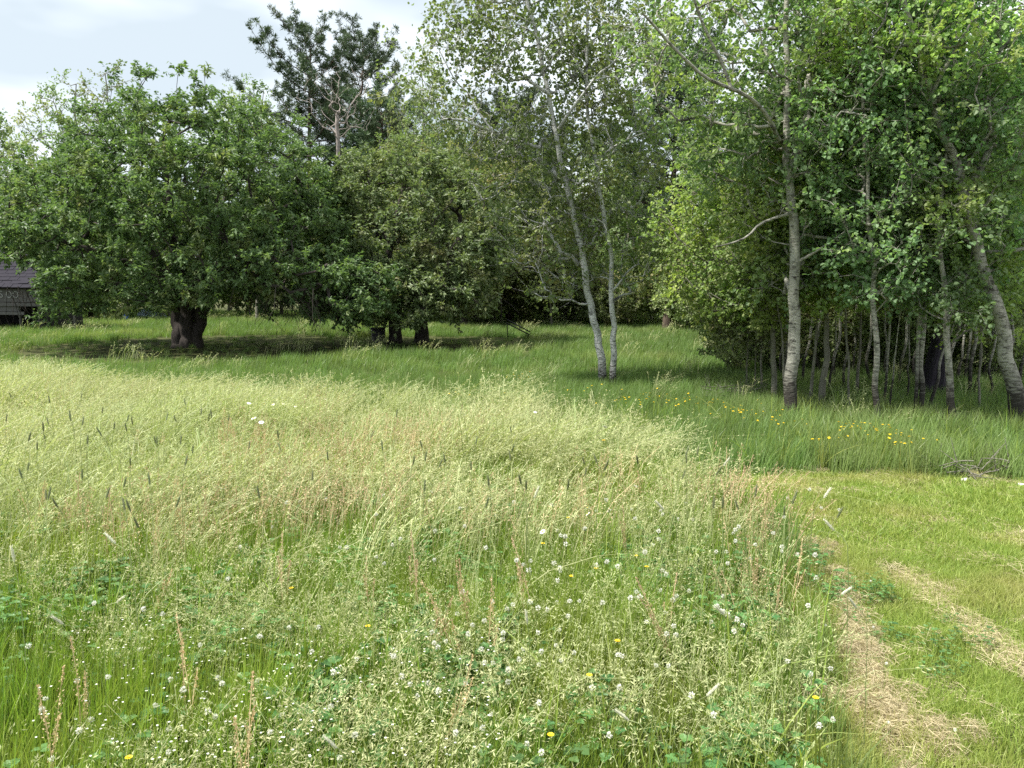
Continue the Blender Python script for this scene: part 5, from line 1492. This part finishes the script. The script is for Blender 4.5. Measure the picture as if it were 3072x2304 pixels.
for a in gxx:
    for b in np.linspace(-.3, .3, 6):
        e = max(abs(a) / .65, abs(b) / .3)
        V.append((a, b, .60 * (1 - e ** 3) * (.75 + .25 * rs.uniform()) + rs.normal(0, .02) * (e < 1)))
T = []
for i in range(11):
    for j in range(5):
        q = i * 6 + j; T += [(q, q + 6, q + 7), (q, q + 7, q + 1)]
mb.add(V, T)
t = thing('tarp', 'pale blue tarp over a low heap in the grass left of the big apple trunk', 'tarp', base)
link('cover', mb.mesh('cover', [M['tarp']]), t)
mb = MB(); mb.tube([(-.2, 0, .3), (-.38, 0, .85)], .012, 6, .5, cap=True); link('pole', mb.mesh('pole', [M['stone']]), t)

# black split stump, fallen brush, stones
base = gp(2792, 1200)
t = thing('tree_stump', 'black broken tree stump leaning behind the touching pale stems of the thicket', 'stump', base)
top = at(2822, 1010, base[1]) - base
r = np.random.default_rng(3)
n_, k_s = 14, 18
P = spline([(0, 0, -.05), top * .5 + (.0, 0, 0), top], n_); Vv = []
flut = 1 + .22 * np.cos(np.arange(k_s) * 2 * math.pi / k_s * 5 + .5) + r.normal(0, .06, k_s)
jag = r.uniform(-.16, .12, k_s)
for i in range(n_):
    u = i / (n_ - 1); rad = .155 * (1 - .42 * u) + .07 * (1 - u) ** 6
    for j in range(k_s):
        a = j * 2 * math.pi / k_s + u * .5
        Vv.append(P[i] + (math.cos(a) * rad * flut[j], math.sin(a) * rad * flut[j], jag[j] * (u > .99)))
mb = MB(); T = []
for i in range(n_ - 1):
    for j in range(k_s):
        a, b = i * k_s + j, i * k_s + (j + 1) % k_s
        T += [(a, b, b + k_s), (a, b + k_s, a + k_s)]
c = len(Vv); Vv.append(P[-1] - (0, 0, .15)); T += [((n_ - 1) * k_s + j, (n_ - 1) * k_s + (j + 1) % k_s, c) for j in range(k_s)]
mb.add(Vv, T)
M['char'] = bark_mat('charred_bark', (0.035, 0.03, 0.04), (0.012, .01, .014), marks=.8, hor=False)
link('trunk', mb.mesh('stump', [M['char']]), t)
mb = MB(); mb.tube(spline([top * .7, top * .85 + (.15, -.1, .1), top + (.5, -.15, .25)], 6), np.linspace(.035, .01, 6), 6)
link('limb', mb.mesh('limb', [M['bark_grey']], True), t)

def brush(label, px, py, L, n, seed):
    base = gp(px, py); r = np.random.default_rng(seed)
    t = thing('brush_pile', label, 'brush', base)
    for k in range(n):
        c = np.array((r.normal(0, L * .35), r.normal(0, .15), r.uniform(.03, .16)))
        d = nrm(np.array((r.choice([-1, 1]), r.normal(0, .4), r.normal(0, .12)))) * r.uniform(.3, .7) * L * .6
        mb = MB(); mb.tube(spline([c - d, c + r.normal(0, .02, 3), c + d], 6), np.linspace(.008, .003, 6), 4)
        for q in range(3):
            s_ = c + d * r.uniform(-.5, .9); e = s_ + nrm(d + r.normal(0, .3, 3)) * .22
            mb.tube([s_, e], [.006, .002], 3)
        link('branch', mb.mesh('branch', [M['bark_grey']], True), t)
brush('grey heap of fallen branches at the left foot of the thicket', 2215, 1195, .75, 26, 5)
brush('low scatter of dead twigs at the far edge of the mown grass', 2880, 1425, .35, 12, 6)
for px, py, s_, lab in [(2898, 1446, .032, 'pale stone lying on the mown grass in front of the twig scatter'), (3062, 1462, .03, 'small grey stone on the mown grass at the right edge')]:
    base = gp(px, py); mb = MB(); r = np.random.default_rng(int(px))
    th = np.linspace(0, math.pi, 7); V = []
    for a in th:
        for b in np.arange(10) * .628:
            V.append(np.array((math.sin(a) * math.cos(b) * 1.4, math.sin(a) * math.sin(b), math.cos(a) * .6)) * s_ * r.uniform(.88, 1.1) + (0, 0, s_ * .5))
    T = []
    for i in range(6):
        for j in range(10):
            a, b = i * 10 + j, i * 10 + (j + 1) % 10
            T += [(a, a + 10, b + 10), (a, b + 10, b)]
    mb.add(V, T)
    o = link('stone', mb.mesh('stone', [M['stone']], True), None, loc=[float(v) for v in base]); tag(o, lab, 'stone')
